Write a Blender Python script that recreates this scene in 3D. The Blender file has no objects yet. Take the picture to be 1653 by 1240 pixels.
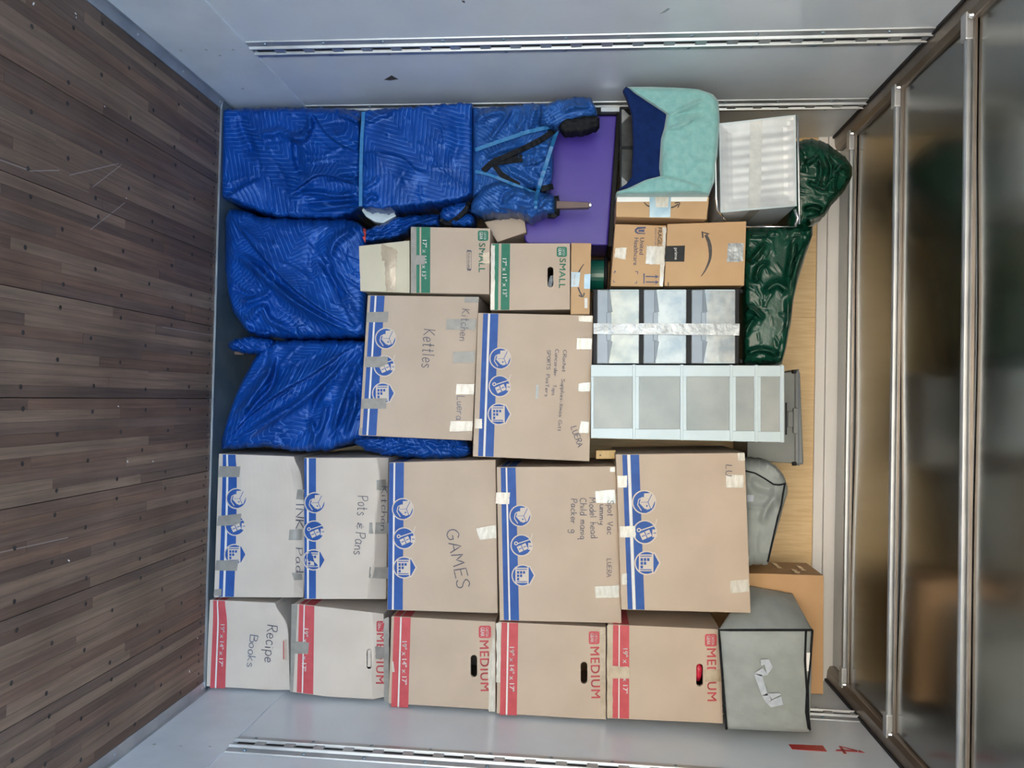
import bpy, bmesh, math, random
import numpy as np
from mathutils import Vector
random.seed(7)
scene = bpy.context.scene
col = scene.collection

# ------------------------------------------------------------------ camera
FPX = 1251.0
PIT, YAW, ROL = -0.0927, -0.0189, 0.0207
CAM = np.array([-0.0048, 0.0, 1.5516])
F_ = np.array([math.sin(YAW)*math.cos(PIT), math.cos(YAW)*math.cos(PIT), math.sin(PIT)])
R0 = np.cross(F_, [0, 0, 1]); R0 /= np.linalg.norm(R0); U0 = np.cross(R0, F_)
R_ = math.cos(ROL)*R0 + math.sin(ROL)*U0
U_ = -math.sin(ROL)*R0 + math.cos(ROL)*U0
cam_d = bpy.data.cameras.new('camera'); cam_o = bpy.data.objects.new('camera', cam_d); col.objects.link(cam_o)
cam_d.sensor_fit = 'HORIZONTAL'; cam_d.sensor_width = 36.0; cam_d.lens = FPX/1653*36.0
cam_d.clip_start = 0.05; cam_d.clip_end = 300
# the photograph was taken with the phone on its side: picture right = up in the place
from mathutils import Matrix
mx = Matrix.Identity(4)
for i in range(3):
    mx[i][0] = U_[i]; mx[i][1] = -R_[i]; mx[i][2] = -F_[i]; mx[i][3] = CAM[i]
cam_o.matrix_world = mx
scene.camera = cam_o

# ------------------------------------------------------------------ light
vs = scene.view_settings
vs.view_transform = 'Standard'; vs.look = 'None'; vs.gamma = 1.0; vs.use_curve_mapping = False
vs.exposure = 2.42
world = bpy.data.worlds.new('sky'); scene.world = world; world.use_nodes = True
wn = world.node_tree.nodes; wl = world.node_tree.links
sky = wn.new('ShaderNodeTexSky'); sky.sky_type = 'NISHITA'; sky.sun_disc = False
sky.sun_elevation = math.radians(48); sky.sun_rotation = math.radians(-118); sky.air_density = 1.0; sky.dust_density = 0.7; sky.ozone_density = 1.0
bg = wn['Background']; bg.inputs[1].default_value = 0.30
wl.new(sky.outputs[0], bg.inputs[0])
sun_d = bpy.data.lights.new('sun', 'SUN'); sun_d.energy = 10.5; sun_d.angle = 0.009; sun_d.color = (1.0, 0.93, 0.82)
sun_o = bpy.data.objects.new('sun', sun_d); col.objects.link(sun_o)
sun_o.rotation_euler = Vector((-0.86, 0.12, 1.05)).to_track_quat('Z', 'Y').to_euler()
sun_o.location = (-6, -6, 8)

W2 = 1.245; H = 2.68; YS = 3.128; YB = 3.674; YO = -1.5

# ------------------------------------------------------------------ geometry helpers
def unproj(px, py, Y):
    """pixel of the photograph -> point of the place in the plane y = Y (arrays allowed)"""
    px = np.asarray(px, float); py = np.asarray(py, float); Y = np.asarray(Y, float)
    px, py, Y = np.broadcast_arrays(px, py, Y)
    d = F_*FPX + (px[..., None]-826.5)*U_ + (py[..., None]-620.0)*R_
    t = (Y-CAM[1])/d[..., 1]
    return CAM + d*t[..., None]
def unz(px, py, Z=0.0):
    d = F_*FPX + (px-826.5)*U_ + (py-620.0)*R_
    return CAM + d*((Z-CAM[2])/d[2])
def proj(P):
    X = np.asarray(P, float)-CAM; d = X@F_
    return np.stack([826.5+X@U_/d*FPX, 620+X@R_/d*FPX], -1)
def stackY(px, py):
    """depth of the front of the stacked load at this pixel (it leans out a little towards the top)"""
    Y = 3.13
    for _ in range(4): Y = 3.145-0.075*float(unproj(px, py, Y)[2])
    return Y
def mk(name, V, F, mat, parent=None, origin=None, smooth=False, mats=None, fm=None, uv=None):
    V = np.asarray(V, float)
    if parent is not None: origin = parent['_o']; org = np.array(origin)
    else:
        if origin is None:
            mn = V.min(0); mxx = V.max(0); origin = ((mn[0]+mxx[0])/2, (mn[1]+mxx[1])/2, mn[2])
        org = np.array(origin, float)
    me = bpy.data.meshes.new(name)
    me.from_pydata((V-org).tolist(), [], [list(map(int, f)) for f in F])
    for m in (mats or [mat]): me.materials.append(m)
    if fm is not None: me.polygons.foreach_set('material_index', np.asarray(fm, np.int32))
    if smooth: me.polygons.foreach_set('use_smooth', [True]*len(me.polygons))
    if uv is not None:
        ul = me.uv_layers.new(name='uv'); li = np.zeros(len(me.loops), np.int32); me.loops.foreach_get('vertex_index', li)
        ul.data.foreach_set('uv', np.asarray(uv, float)[li].ravel())
    me.update()
    o = bpy.data.objects.new(name, me); col.objects.link(o)
    if parent is not None: o.parent = parent
    else: o.location = org
    o['_o'] = [float(x) for x in org]
    return o
def tag(o, label=None, cat=None, group=None, kind=None):
    if label: o['label'] = label
    if cat: o['category'] = cat
    if group: o['group'] = group
    if kind: o['kind'] = kind
    return o
def fix_normals(o):
    bm = bmesh.new(); bm.from_mesh(o.data); bmesh.ops.recalc_face_normals(bm, faces=bm.faces); bm.to_mesh(o.data); bm.free()
def bevel(o, w=0.003, seg=2, ang=50):
    m = o.modifiers.new('bevel', 'BEVEL'); m.width = w; m.segments = seg; m.limit_method = 'ANGLE'; m.angle_limit = math.radians(ang)
    return o
class MB:
    def __init__(s): s.V = []; s.F = []
    def add(s, V, F):
        b = len(s.V); s.V += [tuple(map(float, v)) for v in V]; s.F += [[b+i for i in f] for f in F]
    def box(s, x0, x1, y0, y1, z0, z1):
        s.add([(x0,y0,z0),(x1,y0,z0),(x1,y1,z0),(x0,y1,z0),(x0,y0,z1),(x1,y0,z1),(x1,y1,z1),(x0,y1,z1)],
              [(0,3,2,1),(4,5,6,7),(0,1,5,4),(1,2,6,5),(2,3,7,6),(3,0,4,7)]); return s
    def prism(s, prof, axis, a, b):
        """profile polygon (list of 2-D points) extruded along axis 0/1/2 from a to b"""
        n = len(prof)
        def P(q, c): return {0: (c, q[0], q[1]), 1: (q[0], c, q[1]), 2: (q[0], q[1], c)}[axis]
        s.add([P(q, a) for q in prof]+[P(q, b) for q in prof],
              [tuple(range(n))[::-1], tuple(range(n, 2*n))]+[(i, (i+1) % n, n+(i+1) % n, n+i) for i in range(n)]); return s
    def tube(s, pts, r, n=8, closed=False):
        pts = [np.asarray(p, float) for p in pts]; m = len(pts); V = []; F = []
        up = None
        for i, p in enumerate(pts):
            a = pts[(i-1) % m] if (closed or i > 0) else p; b = pts[(i+1) % m] if (closed or i < m-1) else p
            t = b-a; t = t/(np.linalg.norm(t)+1e-12)
            if up is None:
                up = np.array([0, 0, 1.]) if abs(t[2]) < .9 else np.array([1., 0, 0])
            u = np.cross(t, up); u /= np.linalg.norm(u)+1e-12; w = np.cross(u, t); up = w
            rr = r[i] if hasattr(r, '__len__') else r
            for k in range(n):
                an = 2*math.pi*k/n; V.append(p+rr*(math.cos(an)*u+math.sin(an)*w))
        for i in range(m if closed else m-1):
            j = (i+1) % m
            for k in range(n): F.append((i*n+k, i*n+(k+1) % n, j*n+(k+1) % n, j*n+k))
        if not closed: F.append(tuple(range(n))[::-1]); F.append(tuple(range((m-1)*n, m*n)))
        s.add(V, F); return s
    def build(s, name, mat, parent=None, smooth=False, bev=0, **k):
        o = mk(name, s.V, s.F, mat, parent, smooth=smooth, **k); fix_normals(o)
        if bev: bevel(o, bev)
        return o
def spline(pts, n=6):
    P = np.asarray(pts, float)
    if len(P) < 3: return P
    Q = np.vstack([2*P[0]-P[1], P, 2*P[-1]-P[-2]]); out = []
    for i in range(1, len(Q)-2):
        a, b, c, d = Q[i-1], Q[i], Q[i+1], Q[i+2]
        for k in range(n):
            t = k/n
            out.append(0.5*((2*b)+(c-a)*t+(2*a-5*b+4*c-d)*t*t+(3*b-a-3*c+d)*t**3))
    out.append(P[-1]); return np.array(out)

# ------------------------------------------------------------------ materials
MATS = {}
def new_mat(name):
    m = bpy.data.materials.new(name); m.use_nodes = True
    nt = m.node_tree; return m, nt, nt.nodes['Principled BSDF'], nt.nodes, nt.links
def setp(b, col=None, rough=None, metal=None, spec=None, coat=None, sheen=None, trans=None, coat_rough=None):
    if col is not None: b.inputs['Base Color'].default_value = (*col, 1)
    if rough is not None: b.inputs['Roughness'].default_value = rough
    if metal is not None: b.inputs['Metallic'].default_value = metal
    if spec is not None: b.inputs['Specular IOR Level'].default_value = spec
    if coat is not None: b.inputs['Coat Weight'].default_value = coat
    if coat_rough is not None: b.inputs['Coat Roughness'].default_value = coat_rough
    if sheen is not None: b.inputs['Sheen Weight'].default_value = sheen
    if trans is not None: b.inputs['Transmission Weight'].default_value = trans
def noise_mat(name, c1, c2, scale=6, rough=.6, bump=0.0, bscale=40, stretch=(1, 1, 1), detail=6, rough2=None, lo=.35, hi=.65, coord='Object', bdist=.002, **kw):
    m, nt, b, N, L = new_mat(name); setp(b, c1, rough, **kw)
    tc = N.new('ShaderNodeTexCoord'); mp = N.new('ShaderNodeMapping'); mp.inputs['Scale'].default_value = stretch
    L.new(tc.outputs[coord], mp.inputs[0])
    nz = N.new('ShaderNodeTexNoise'); nz.inputs['Scale'].default_value = scale; nz.inputs['Detail'].default_value = detail
    L.new(mp.outputs[0], nz.inputs['Vector'])
    cr = N.new('ShaderNodeValToRGB'); cr.color_ramp.elements[0].position = lo; cr.color_ramp.elements[1].position = hi
    cr.color_ramp.elements[0].color = (*c1, 1); cr.color_ramp.elements[1].color = (*c2, 1)
    L.new(nz.outputs[0], cr.inputs[0]); L.new(cr.outputs[0], b.inputs['Base Color'])
    if rough2 is not None:
        mr = N.new('ShaderNodeMapRange'); mr.inputs[1].default_value = lo; mr.inputs[2].default_value = hi
        mr.inputs[3].default_value = rough; mr.inputs[4].default_value = rough2
        L.new(nz.outputs[0], mr.inputs[0]); L.new(mr.outputs[0], b.inputs['Roughness'])
    if bump:
        n2 = N.new('ShaderNodeTexNoise'); n2.inputs['Scale'].default_value = bscale; n2.inputs['Detail'].default_value = 4
        L.new(mp.outputs[0], n2.inputs['Vector'])
        bp = N.new('ShaderNodeBump'); bp.inputs['Strength'].default_value = bump; bp.inputs['Distance'].default_value = bdist
        L.new(n2.outputs[0], bp.inputs['Height']); L.new(bp.outputs[0], b.inputs['Normal'])
    MATS[name] = m; return m
def math_node(N, L, op, a, b=None, c=None):
    n = N.new('ShaderNodeMath'); n.operation = op
    for i, x in enumerate((a, b, c)):
        if x is None: continue
        if isinstance(x, (int, float)): n.inputs[i].default_value = x
        else: L.new(x, n.inputs[i])
    return n.outputs[0]
def srgb(r, g, b):
    f = lambda c: (c/255/12.92) if c/255 <= .04045 else ((c/255+.055)/1.055)**2.4
    return (f(r), f(g), f(b))

M_card = noise_mat('kraft_cardboard', (.48, .375, .285), (.54, .42, .32), 5, .75, .25, 300, bdist=.0006)
M_cardp = noise_mat('pale_cardboard', (.58, .495, .415), (.64, .55, .465), 5, .75, .25, 300, bdist=.0006)
M_cardo = noise_mat('orange_cardboard', (.50, .31, .16), (.56, .36, .19), 5, .7, .25, 300, bdist=.0006)
M_cream = noise_mat('cream_cardboard', (.60, .53, .38), (.66, .58, .43), 5, .7, .25, 200, bdist=.0006)
M_white_print = noise_mat('white_print', (.72, .70, .66), (.78, .76, .72), 30, .6)
M_red = noise_mat('red_print', (.50, .065, .075), (.57, .085, .095), 25, .6)
M_blue = noise_mat('blue_print', (.010, .068, .28), (.017, .088, .33), 25, .6)
M_green = noise_mat('green_print', (.010, .15, .085), (.018, .18, .105), 25, .6)
M_ink = noise_mat('marker_ink', (.06, .06, .09), (.13, .12, .15), 60, .5)
M_inkblue = noise_mat('pen_ink', (.07, .09, .16), (.16, .17, .22), 60, .5)
M_navy = noise_mat('navy_print', (.05, .06, .13), (.08, .09, .17), 60, .5)
M_black_print = noise_mat('black_print', (.03, .022, .02), (.06, .045, .04), 60, .5)
M_duct = noise_mat('grey_duct_tape', (.27, .25, .22), (.33, .305, .27), 30, .38, .5, 120, bdist=.001)
M_clear = noise_mat('clear_parcel_tape', (.52, .48, .40), (.66, .62, .54), 25, .18, .6, 90, stretch=(1, 1, 3), bdist=.0015, coat=.6)  # pale base colour also stands in for sky reflected in the clear tape
M_browntape = noise_mat('brown_parcel_tape', (.44, .34, .23), (.52, .41, .29), 25, .22, .7, 60, bdist=.0025, coat=.5)
M_silvertape = noise_mat('shiny_silver_tape', (.26, .275, .285), (.42, .43, .44), 28, .38, .9, 30, bdist=.006, metal=.45)
M_bluetape = noise_mat('pale_blue_tape', (.28, .42, .52), (.38, .52, .60), 25, .25, .5, 90, bdist=.001, coat=.4)
M_blacktape = noise_mat('black_tape', (.009, .009, .010), (.014, .014, .015), 30, .42, .7, 70, bdist=.0015, spec=.2)
M_black = noise_mat('black_plastic', (.009, .010, .012), (.014, .015, .018), 12, .5, .1, 200, spec=.2)
M_blackcloth = noise_mat('black_binding', (.008, .009, .011), (.018, .019, .022), 60, .75, .5, 250, spec=.15)
M_chrome = noise_mat('chrome', (.78, .78, .78), (.85, .85, .85), 4, .12, metal=1.0)
M_steel = noise_mat('galvanised_steel', (.50, .545, .585), (.60, .645, .68), 9, .30, .05, 80, rough2=.36, metal=.85)

# ------------------------------------------------------------------ setting materials
def wood_strip_mat():
    m, nt, b, N, L = new_mat('laminated_floor_wood'); setp(b, rough=.55, spec=.35)
    tc = N.new('ShaderNodeTexCoord'); oi = N.new('ShaderNodeObjectInfo'); geo = N.new('ShaderNodeNewGeometry')
    mp = N.new('ShaderNodeMapping'); mp.inputs['Scale'].default_value = (60, 2.2, 60)
    L.new(geo.outputs['Position'], mp.inputs[0])
    off = math_node(N, L, 'MULTIPLY', oi.outputs['Random'], 37.0)
    cb = N.new('ShaderNodeCombineXYZ'); L.new(off, cb.inputs[0]); L.new(off, cb.inputs[1])
    L.new(cb.outputs[0], mp.inputs['Location'])
    nz = N.new('ShaderNodeTexNoise'); nz.inputs['Scale'].default_value = 1.0; nz.inputs['Detail'].default_value = 8; nz.inputs['Roughness'].default_value = .65
    L.new(mp.outputs[0], nz.inputs['Vector'])
    cr = N.new('ShaderNodeValToRGB'); e = cr.color_ramp.elements
    e[0].position = 0; e[0].color = (.088, .062, .048, 1); e[1].position = 1; e[1].color = (.19, .135, .095, 1)
    for p, c in ((.2, (.125, .078, .054)), (.4, (.155, .096, .066)), (.6, (.115, .080, .062)), (.8, (.180, .122, .085))):
        q = e.new(p); q.color = (*c, 1)
    L.new(oi.outputs['Random'], cr.inputs[0])
    mr = N.new('ShaderNodeMapRange'); mr.inputs[1].default_value = .3; mr.inputs[2].default_value = .72; mr.inputs[3].default_value = .80; mr.inputs[4].default_value = 1.75
    L.new(nz.outputs[0], mr.inputs[0])
    # broad grime patches in floor metres
    n2 = N.new('ShaderNodeTexNoise'); n2.inputs['Scale'].default_value = 2.3; n2.inputs['Detail'].default_value = 5
    L.new(geo.outputs['Position'], n2.inputs['Vector'])
    m2 = N.new('ShaderNodeMapRange'); m2.inputs[1].default_value = .3; m2.inputs[2].default_value = .7; m2.inputs[3].default_value = .72; m2.inputs[4].default_value = 1.2
    L.new(n2.outputs[0], m2.inputs[0])
    f = math_node(N, L, 'MULTIPLY', mr.outputs[0], m2.outputs[0])
    vm = N.new('ShaderNodeVectorMath'); vm.operation = 'SCALE'; L.new(cr.outputs[0], vm.inputs[0]); L.new(f, vm.inputs['Scale'])
    # a few pale scratches: short line segments in floor metres
    sx = N.new('ShaderNodeSeparateXYZ'); L.new(geo.outputs['Position'], sx.inputs[0])
    acc = None
    for (ax, ay), (bx, by) in SCRATCH:
        dx, dy = bx-ax, by-ay; ln = math.hypot(dx, dy); dx /= ln; dy /= ln
        px_ = math_node(N, L, 'SUBTRACT', sx.outputs[0], ax); py_ = math_node(N, L, 'SUBTRACT', sx.outputs[1], ay)
        al = math_node(N, L, 'ADD', math_node(N, L, 'MULTIPLY', px_, dx), math_node(N, L, 'MULTIPLY', py_, dy))
        ac = math_node(N, L, 'ABSOLUTE', math_node(N, L, 'SUBTRACT', math_node(N, L, 'MULTIPLY', px_, dy), math_node(N, L, 'MULTIPLY', py_, dx)))
        hit = math_node(N, L, 'MULTIPLY', math_node(N, L, 'LESS_THAN', ac, .0016),
              math_node(N, L, 'MULTIPLY', math_node(N, L, 'GREATER_THAN', al, 0.0), math_node(N, L, 'LESS_THAN', al, ln)))
        acc = hit if acc is None else math_node(N, L, 'MAXIMUM', acc, hit)
    mx_ = N.new('ShaderNodeMix'); mx_.data_type = 'RGBA'
    L.new(math_node(N, L, 'MULTIPLY', acc, .55), mx_.inputs[0]); L.new(vm.outputs[0], mx_.inputs[6]); mx_.inputs[7].default_value = (.42, .40, .38, 1)
    L.new(mx_.outputs[2], b.inputs['Base Color'])
    bp = N.new('ShaderNodeBump'); bp.inputs['Strength'].default_value = .35; bp.inputs['Distance'].default_value = .001
    L.new(nz.outputs[0], bp.inputs['Height']); L.new(bp.outputs[0], b.inputs['Normal'])
    return m
def fl(x, y): p = unz(x, y); return (float(p[0]), float(p[1]))
SCRATCH = [(fl(112, 283), fl(192, 264)), (fl(146, 371), fl(202, 327)), (fl(0, 258), fl(50, 276)), (fl(50, 276), fl(96, 275)), (fl(150, 302), fl(196, 266)),
           (fl(262, 528), fl(342, 541)), (fl(0, 892), fl(110, 868))]
M_floor = wood_strip_mat()
M_wall = noise_mat('white_wall_panel', (.62, .675, .735), (.68, .735, .79), 3, .16, .05, 5, bdist=.004, rough2=.24, spec=.55)
M_scuff = noise_mat('scuffed_kick_plate', (.60, .655, .715), (.68, .735, .79), 7, .28, .12, 18, rough2=.42, spec=.5, bdist=.002)
M_plate = noise_mat('worn_steel_plate', (.18, .25, .30), (.28, .36, .41), 8, .42, .15, 40, metal=.6, rough2=.6)
M_alu = noise_mat('aluminium_strip', (.42, .45, .48), (.55, .58, .60), 9, .38, .1, 60, metal=.75, rough2=.5)
M_rail = noise_mat('brown_steel_rail', (.20, .17, .145), (.27, .235, .20), 5, .35, .1, 30, metal=.7)
M_ceil = noise_mat('galvanised_roof_sheet', (.30, .31, .31), (.40, .41, .405), 1.6, .17, .35, 2.2, stretch=(1, .35, 1), metal=1.0, rough2=.24, bdist=.02)
M_birch = noise_mat('birch_plywood', (.76, .54, .28), (.86, .65, .37), 7, .5, .1, 60, stretch=(14, 1, 1.2))
M_whitetrim = noise_mat('white_trim', (.86, .85, .82), (.90, .89, .87), 4, .4)
M_dark = noise_mat('dark_gap', (.010, .010, .012), (.018, .018, .02), 9, .7)
M_under = noise_mat('dark_subfloor', (.02, .017, .015), (.03, .025, .02), 9, .8)
M_asphalt = noise_mat('sunlit_concrete_ground', (.44, .37, .28), (.52, .44, .34), 2, .85)
M_redmark = noise_mat('red_wall_marking', (.42, .03, .03), (.50, .05, .045), 20, .35)
M_screw = noise_mat('dark_screw_head', (.012, .011, .011), (.05, .045, .04), 90, .5)

# ------------------------------------------------------------------ setting
g = MB().add([(-40, -45, -1.25), (40, -45, -1.25), (40, 12, -1.25), (-40, 12, -1.25)], [(0, 1, 2, 3)])
gm = MB(); gm.box(-40, 40, -45, 12, -1.4, -1.25)
tag(gm.build('ground', M_asphalt), kind='structure')

fm = MB(); fm.box(-W2-.02, W2+.02, YO, YB+.02, -.12, -.034)
floor = tag(fm.build('floor', M_under), kind='structure')
EDGE = 0.042                                # metal strip along each wall
seam = fl(335, 877)[0]; PITCH = .302
xs = [seam+PITCH*k for k in range(-9, 6)]
xs = [x for x in xs if -W2+EDGE+.05 < x < W2-EDGE-.05]
xs = [-W2+EDGE]+xs+[W2-EDGE]
unit = MB(); unit.box(-.5, .5, 0, 1, -.030, 0)
base = unit.build('strip_mesh', M_floor, origin=(0, 0, 0)); strip_me = base.data; bpy.data.objects.remove(base)
nstrip = 0
for a, b in zip(xs[:-1], xs[1:]):
    bb = MB(); bb.box(a+.001, b-.001, YO, 1.25, -.031, 0); bb.box(a+.001, b-.001, 1.25, YS, -.034, -.031)
    board = bb.build('board', M_floor, floor)
    n = max(2, round((b-a)/.0345)); w = (b-a-.0022)/n
    for k in range(n):
        y = 1.25-random.uniform(0, .9)
        while y < YS-.02:
            ln = random.choice((.55, .8, 1.0, 1.25, 1.5)); y1 = min(y+ln, YS-.001)
            if YS-y1 < .18: y1 = YS-.001
            if y1 > 1.3:
                ya = max(y, 1.251)
                o = bpy.data.objects.new('strip', strip_me); col.objects.link(o); o.parent = board
                xc = a+.0011+w*(k+.5)
                o.location = (xc-floor.location.x, ya-floor.location.y, -floor.location.z+random.uniform(-.0007, .0))
                o.scale = (w-.0006, y1-ya-.0008, 1); nstrip += 1
            y = y1
# screw heads in rows over the cross members, too small to pick apart
sc = MB()
def disc(mb, c, r, z, n=7):
    mb.add([(c[0]+r*math.cos(2*math.pi*i/n), c[1]+r*.9*math.sin(2*math.pi*i/n), z) for i in range(n)]+[(c[0]+.75*r*math.cos(2*math.pi*i/n), c[1]+.7*r*math.sin(2*math.pi*i/n), z-.0012) for i in range(n)],
           [tuple(range(n, 2*n))]+[(i, (i+1) % n, n+(i+1) % n, n+i) for i in range(n)])
for j, yy in enumerate(np.arange(YS-.05, 1.2, -.152)):
    for bi, (a, b) in enumerate(zip(xs[:-1], xs[1:])):
        if j == 0: fr = (.06, .2, .36, .52, .66, .8, .94)
        else: fr = ((.12, .62) if (j+bi) % 2 else (.37, .88))
        for q in fr:
            disc(sc, (a+(b-a)*q+random.uniform(-.01, .01), yy+random.uniform(-.012, .012)), .0055 if j == 0 else .0075, .0014)
so = sc.build('screw_heads', M_screw, floor); tag(so, kind='stuff')
# bits of paper and dust caught on the floor
db = MB()
for x, y in ((122, 28), (121, 22), (410, 240), (205, 745), (168, 172), (110, 905), (246, 745), (190, 656), (53, 6), (203, 320), (318, 1030), (305, 1084)):
    p = fl(x, y); a = random.uniform(0, 3.1); l = random.uniform(.002, .0045)
    d = np.array([math.cos(a), math.sin(a)])*l; e = np.array([-d[1], d[0]])*.4
    q = [np.array(p)+d+e, np.array(p)-d+e, np.array(p)-d-e, np.array(p)+d-e]
    db.add([(*v, .0015) for v in q]+[(*v, .003) for v in q], [(3, 2, 1, 0), (4, 5, 6, 7), (0, 1, 5, 4), (1, 2, 6, 5), (2, 3, 7, 6), (3, 0, 4, 7)])
tag(db.build('dust_specks', M_whitetrim, floor), kind='stuff')
# metal strips where the floor meets the walls
for i, s in enumerate((-1, 1)):
    m = MB(); m.prism([(s*(W2-EDGE), -.02), (s*(W2-EDGE), .002), (s*(W2-.006), .010), (s*(W2-.004), .022), (s*(W2+.001), .022), (s*(W2+.001), -.02)], 1, YO, YS)
    t = tag(m.build('trim_%d' % (i+1), M_alu), kind='structure')
    for yy in np.arange(1.6, YS, .30):
        k = MB(); k.tube([(s*(W2-.022), yy, .003), (s*(W2-.022), yy, .0085)], .005, 8); k.build('screw', M_steel, t)
# steel plate on the nose floor, front angle
m = MB(); m.box(-W2+.002, W2-.002, YS, YB, -.033, .004); m.box(-W2+.002, W2-.002, YS-.006, YS+.012, -.03, .0065)
tag(m.build('trim_3', M_plate, bev=.0015), kind='structure')
m = MB(); m.box(-W2+.01, W2-.01, YS-.0095, YS-.006, -.01, .0075)
tag(m.build('trim_4', M_steel), kind='structure')

# walls
TRK = (2.08, 2.665, 3.2586)
KICK = 0.325
for s, nm in ((-1, 'left'), (1, 'right')):
    m = MB(); m.box(min(s*W2, s*(W2+.06)), max(s*W2, s*(W2+.06)), YO, YB+.08, -.12, H+.30)
    wl_ = tag(m.build('wall_'+nm, M_wall), kind='structure')
    # flush panels between the tracks
    ed = [YO+.01]+[t for t in (0.9, 1.49)+TRK]+[YB-.002]
    for a, b in zip(ed[:-1], ed[1:]):
        m = MB(); m.box(min(s*(W2-.004), s*(W2+.0002)), max(s*(W2-.004), s*(W2+.0002)), a+.003, b-.003, KICK, H-.005); m.build('panel', M_wall, wl_)
    m = MB(); m.box(min(s*(W2-.0085), s*(W2+.0002)), max(s*(W2-.0085), s*(W2+.0002)), YO+.01, YB-.002, .024, KICK+.012)
    kp = m.build('kick_plate', M_scuff, wl_, bev=.0025)
    rv = [(x, y) for x, y in (((292, 81), (333, 80), (355, 89), (377, 80), (392, 143)) if s < 0 else ((249, 1202), (291, 1205), (338, 1206)))]
    for x, y in rv:
        d = F_*FPX+(x-826.5)*U_+(y-620)*R_; p = CAM+d*((s*(W2-.0085)-CAM[0])/d[0])
        k = MB(); k.tube([(s*(W2-.008), p[1], p[2]), (s*(W2-.0105), p[1], p[2])], [.006, .004], 8); k.build('rivet', M_alu, kp)
# scuffs on the walls: a torn patch and marks on the left panel
def onwall(s, x, y, inset):
    d = F_*FPX+(x-826.5)*U_+(y-620)*R_; return CAM+d*((s*(W2-inset)-CAM[0])/d[0])
def wallpoly(s, pts, inset, name, mat, parent):
    P = [onwall(s, x, y, inset) for x, y in pts]; Q = [onwall(s, x, y, .004) for x, y in pts]; n = len(P)
    P = [np.array([s*(W2-inset), p[1], p[2]]) for p in P]; Q = [np.array([s*(W2-.0035), p[1], p[2]]) for p in P]
    o = mk(name, P+Q, [tuple(range(n)), tuple(range(n, 2*n))]+[(i, (i+1) % n, n+(i+1) % n, n+i) for i in range(n)], mat, parent); fix_normals(o); return o
wL = bpy.data.objects['wall_left']; wR = bpy.data.objects['wall_right']
wallpoly(-1, [(620, 129), (632, 122), (643, 128), (630, 130)], .0048, 'torn_patch', noise_mat('torn_brown_patch', (.05, .035, .028), (.08, .06, .05), 40, .7), wL)
wallpoly(-1, [(745, 1), (750, 2), (751, 5), (747, 4)], .0048, 'scuff_mark', M_screw, wL)
wallpoly(-1, [(1065, 22), (1078, 13), (1082, 14), (1072, 21)], .0048, 'scuff_mark', M_alu, wL)
# red marking on the right panel
wallpoly(1, [(1273, 1201.5), (1328, 1203.5), (1335, 1213), (1279, 1209.5)], .0055, 'red_bar', M_redmark, wR)
for q in ([(1349, 1212), (1362, 1212.6), (1385, 1213.8), (1384, 1211.4), (1362, 1210.2), (1350, 1210.2)], [(1354, 1204.4), (1358, 1204.4), (1367, 1216.6), (1362, 1216.4)],
          [(1354, 1204.4), (1356, 1204.2), (1384, 1211.2), (1384, 1212.8)], [(1385.5, 1211), (1387, 1210.8), (1396, 1215), (1386, 1214.2)]):
    wallpoly(1, q, .0055, 'red_numeral', M_redmark, wR)
# vertical logistics tracks: flanged rail, raised ribs between dark slots, screws
n_tr = 5
for s in (-1, 1):
    for yt in TRK:
        mat_t = M_steel
        x = lambda d: s*(W2-.004-d)
        m = MB()
        prof = [(x(0), yt-.062), (x(.004), yt-.060), (x(.005), yt-.030), (x(.013), yt-.026), (x(.013), yt-.019), (x(.003), yt-.016), (x(.003), yt+.016),
                (x(.013), yt+.019), (x(.013), yt+.026), (x(.005), yt+.030), (x(.004), yt+.060), (x(0), yt+.062)]
        m.prism(prof, 2, KICK+.014, H-.01)
        t = tag(m.build('trim_%d' % n_tr, M_alu), kind='structure'); n_tr += 1
        mm = MB()
        z = KICK+.03; i = 0
        sm = None
        while z < H-.06:
            k = MB(); k.box(min(x(.0032), x(.0045)), max(x(.0032), x(.0045)), yt-.0145, yt+.0145, z, z+.066)
            o = k.build('slot', M_dark, t)
            k = MB(); k.box(min(x(.003), x(.0095)), max(x(.003), x(.0095)), yt-.0155, yt+.0155, z+.068, z+.104); k.build('rib', M_alu, t)
            if i % 2 == 0:
                for dy in (-.046, .046):
                    k = MB(); k.tube([(x(.004), yt+dy, z+.05), (x(.0085), yt+dy, z+.05)], [.0075, .005], 8); k.build('screw', M_plate, t)
            z += .106; i += 1

# nose wall of birch plywood with a white trim under the roof
m = MB(); m.box(-W2-.02, W2+.02, YB+.006, YB+.06, -.12, H+.08)
wb = tag(m.build('wall_back', M_birch), kind='structure')
for a, b in ((-W2+.002, -.41), (-.408, .81), (.812, W2-.002)):
    m = MB(); m.box(a, b, YB, YB+.0062, .006, H-.076); m.build('panel', M_birch, wb)
m = MB(); m.box(-W2+.002, W2-.002, YB-.012, YB+.001, H-.075, H-.032); m.box(-W2+.002, W2-.002, YB-.018, YB+.001, H-.030, H+.025)
tag(m.build('trim_%d' % n_tr, M_whitetrim, bev=.003), kind='structure'); n_tr += 1

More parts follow.
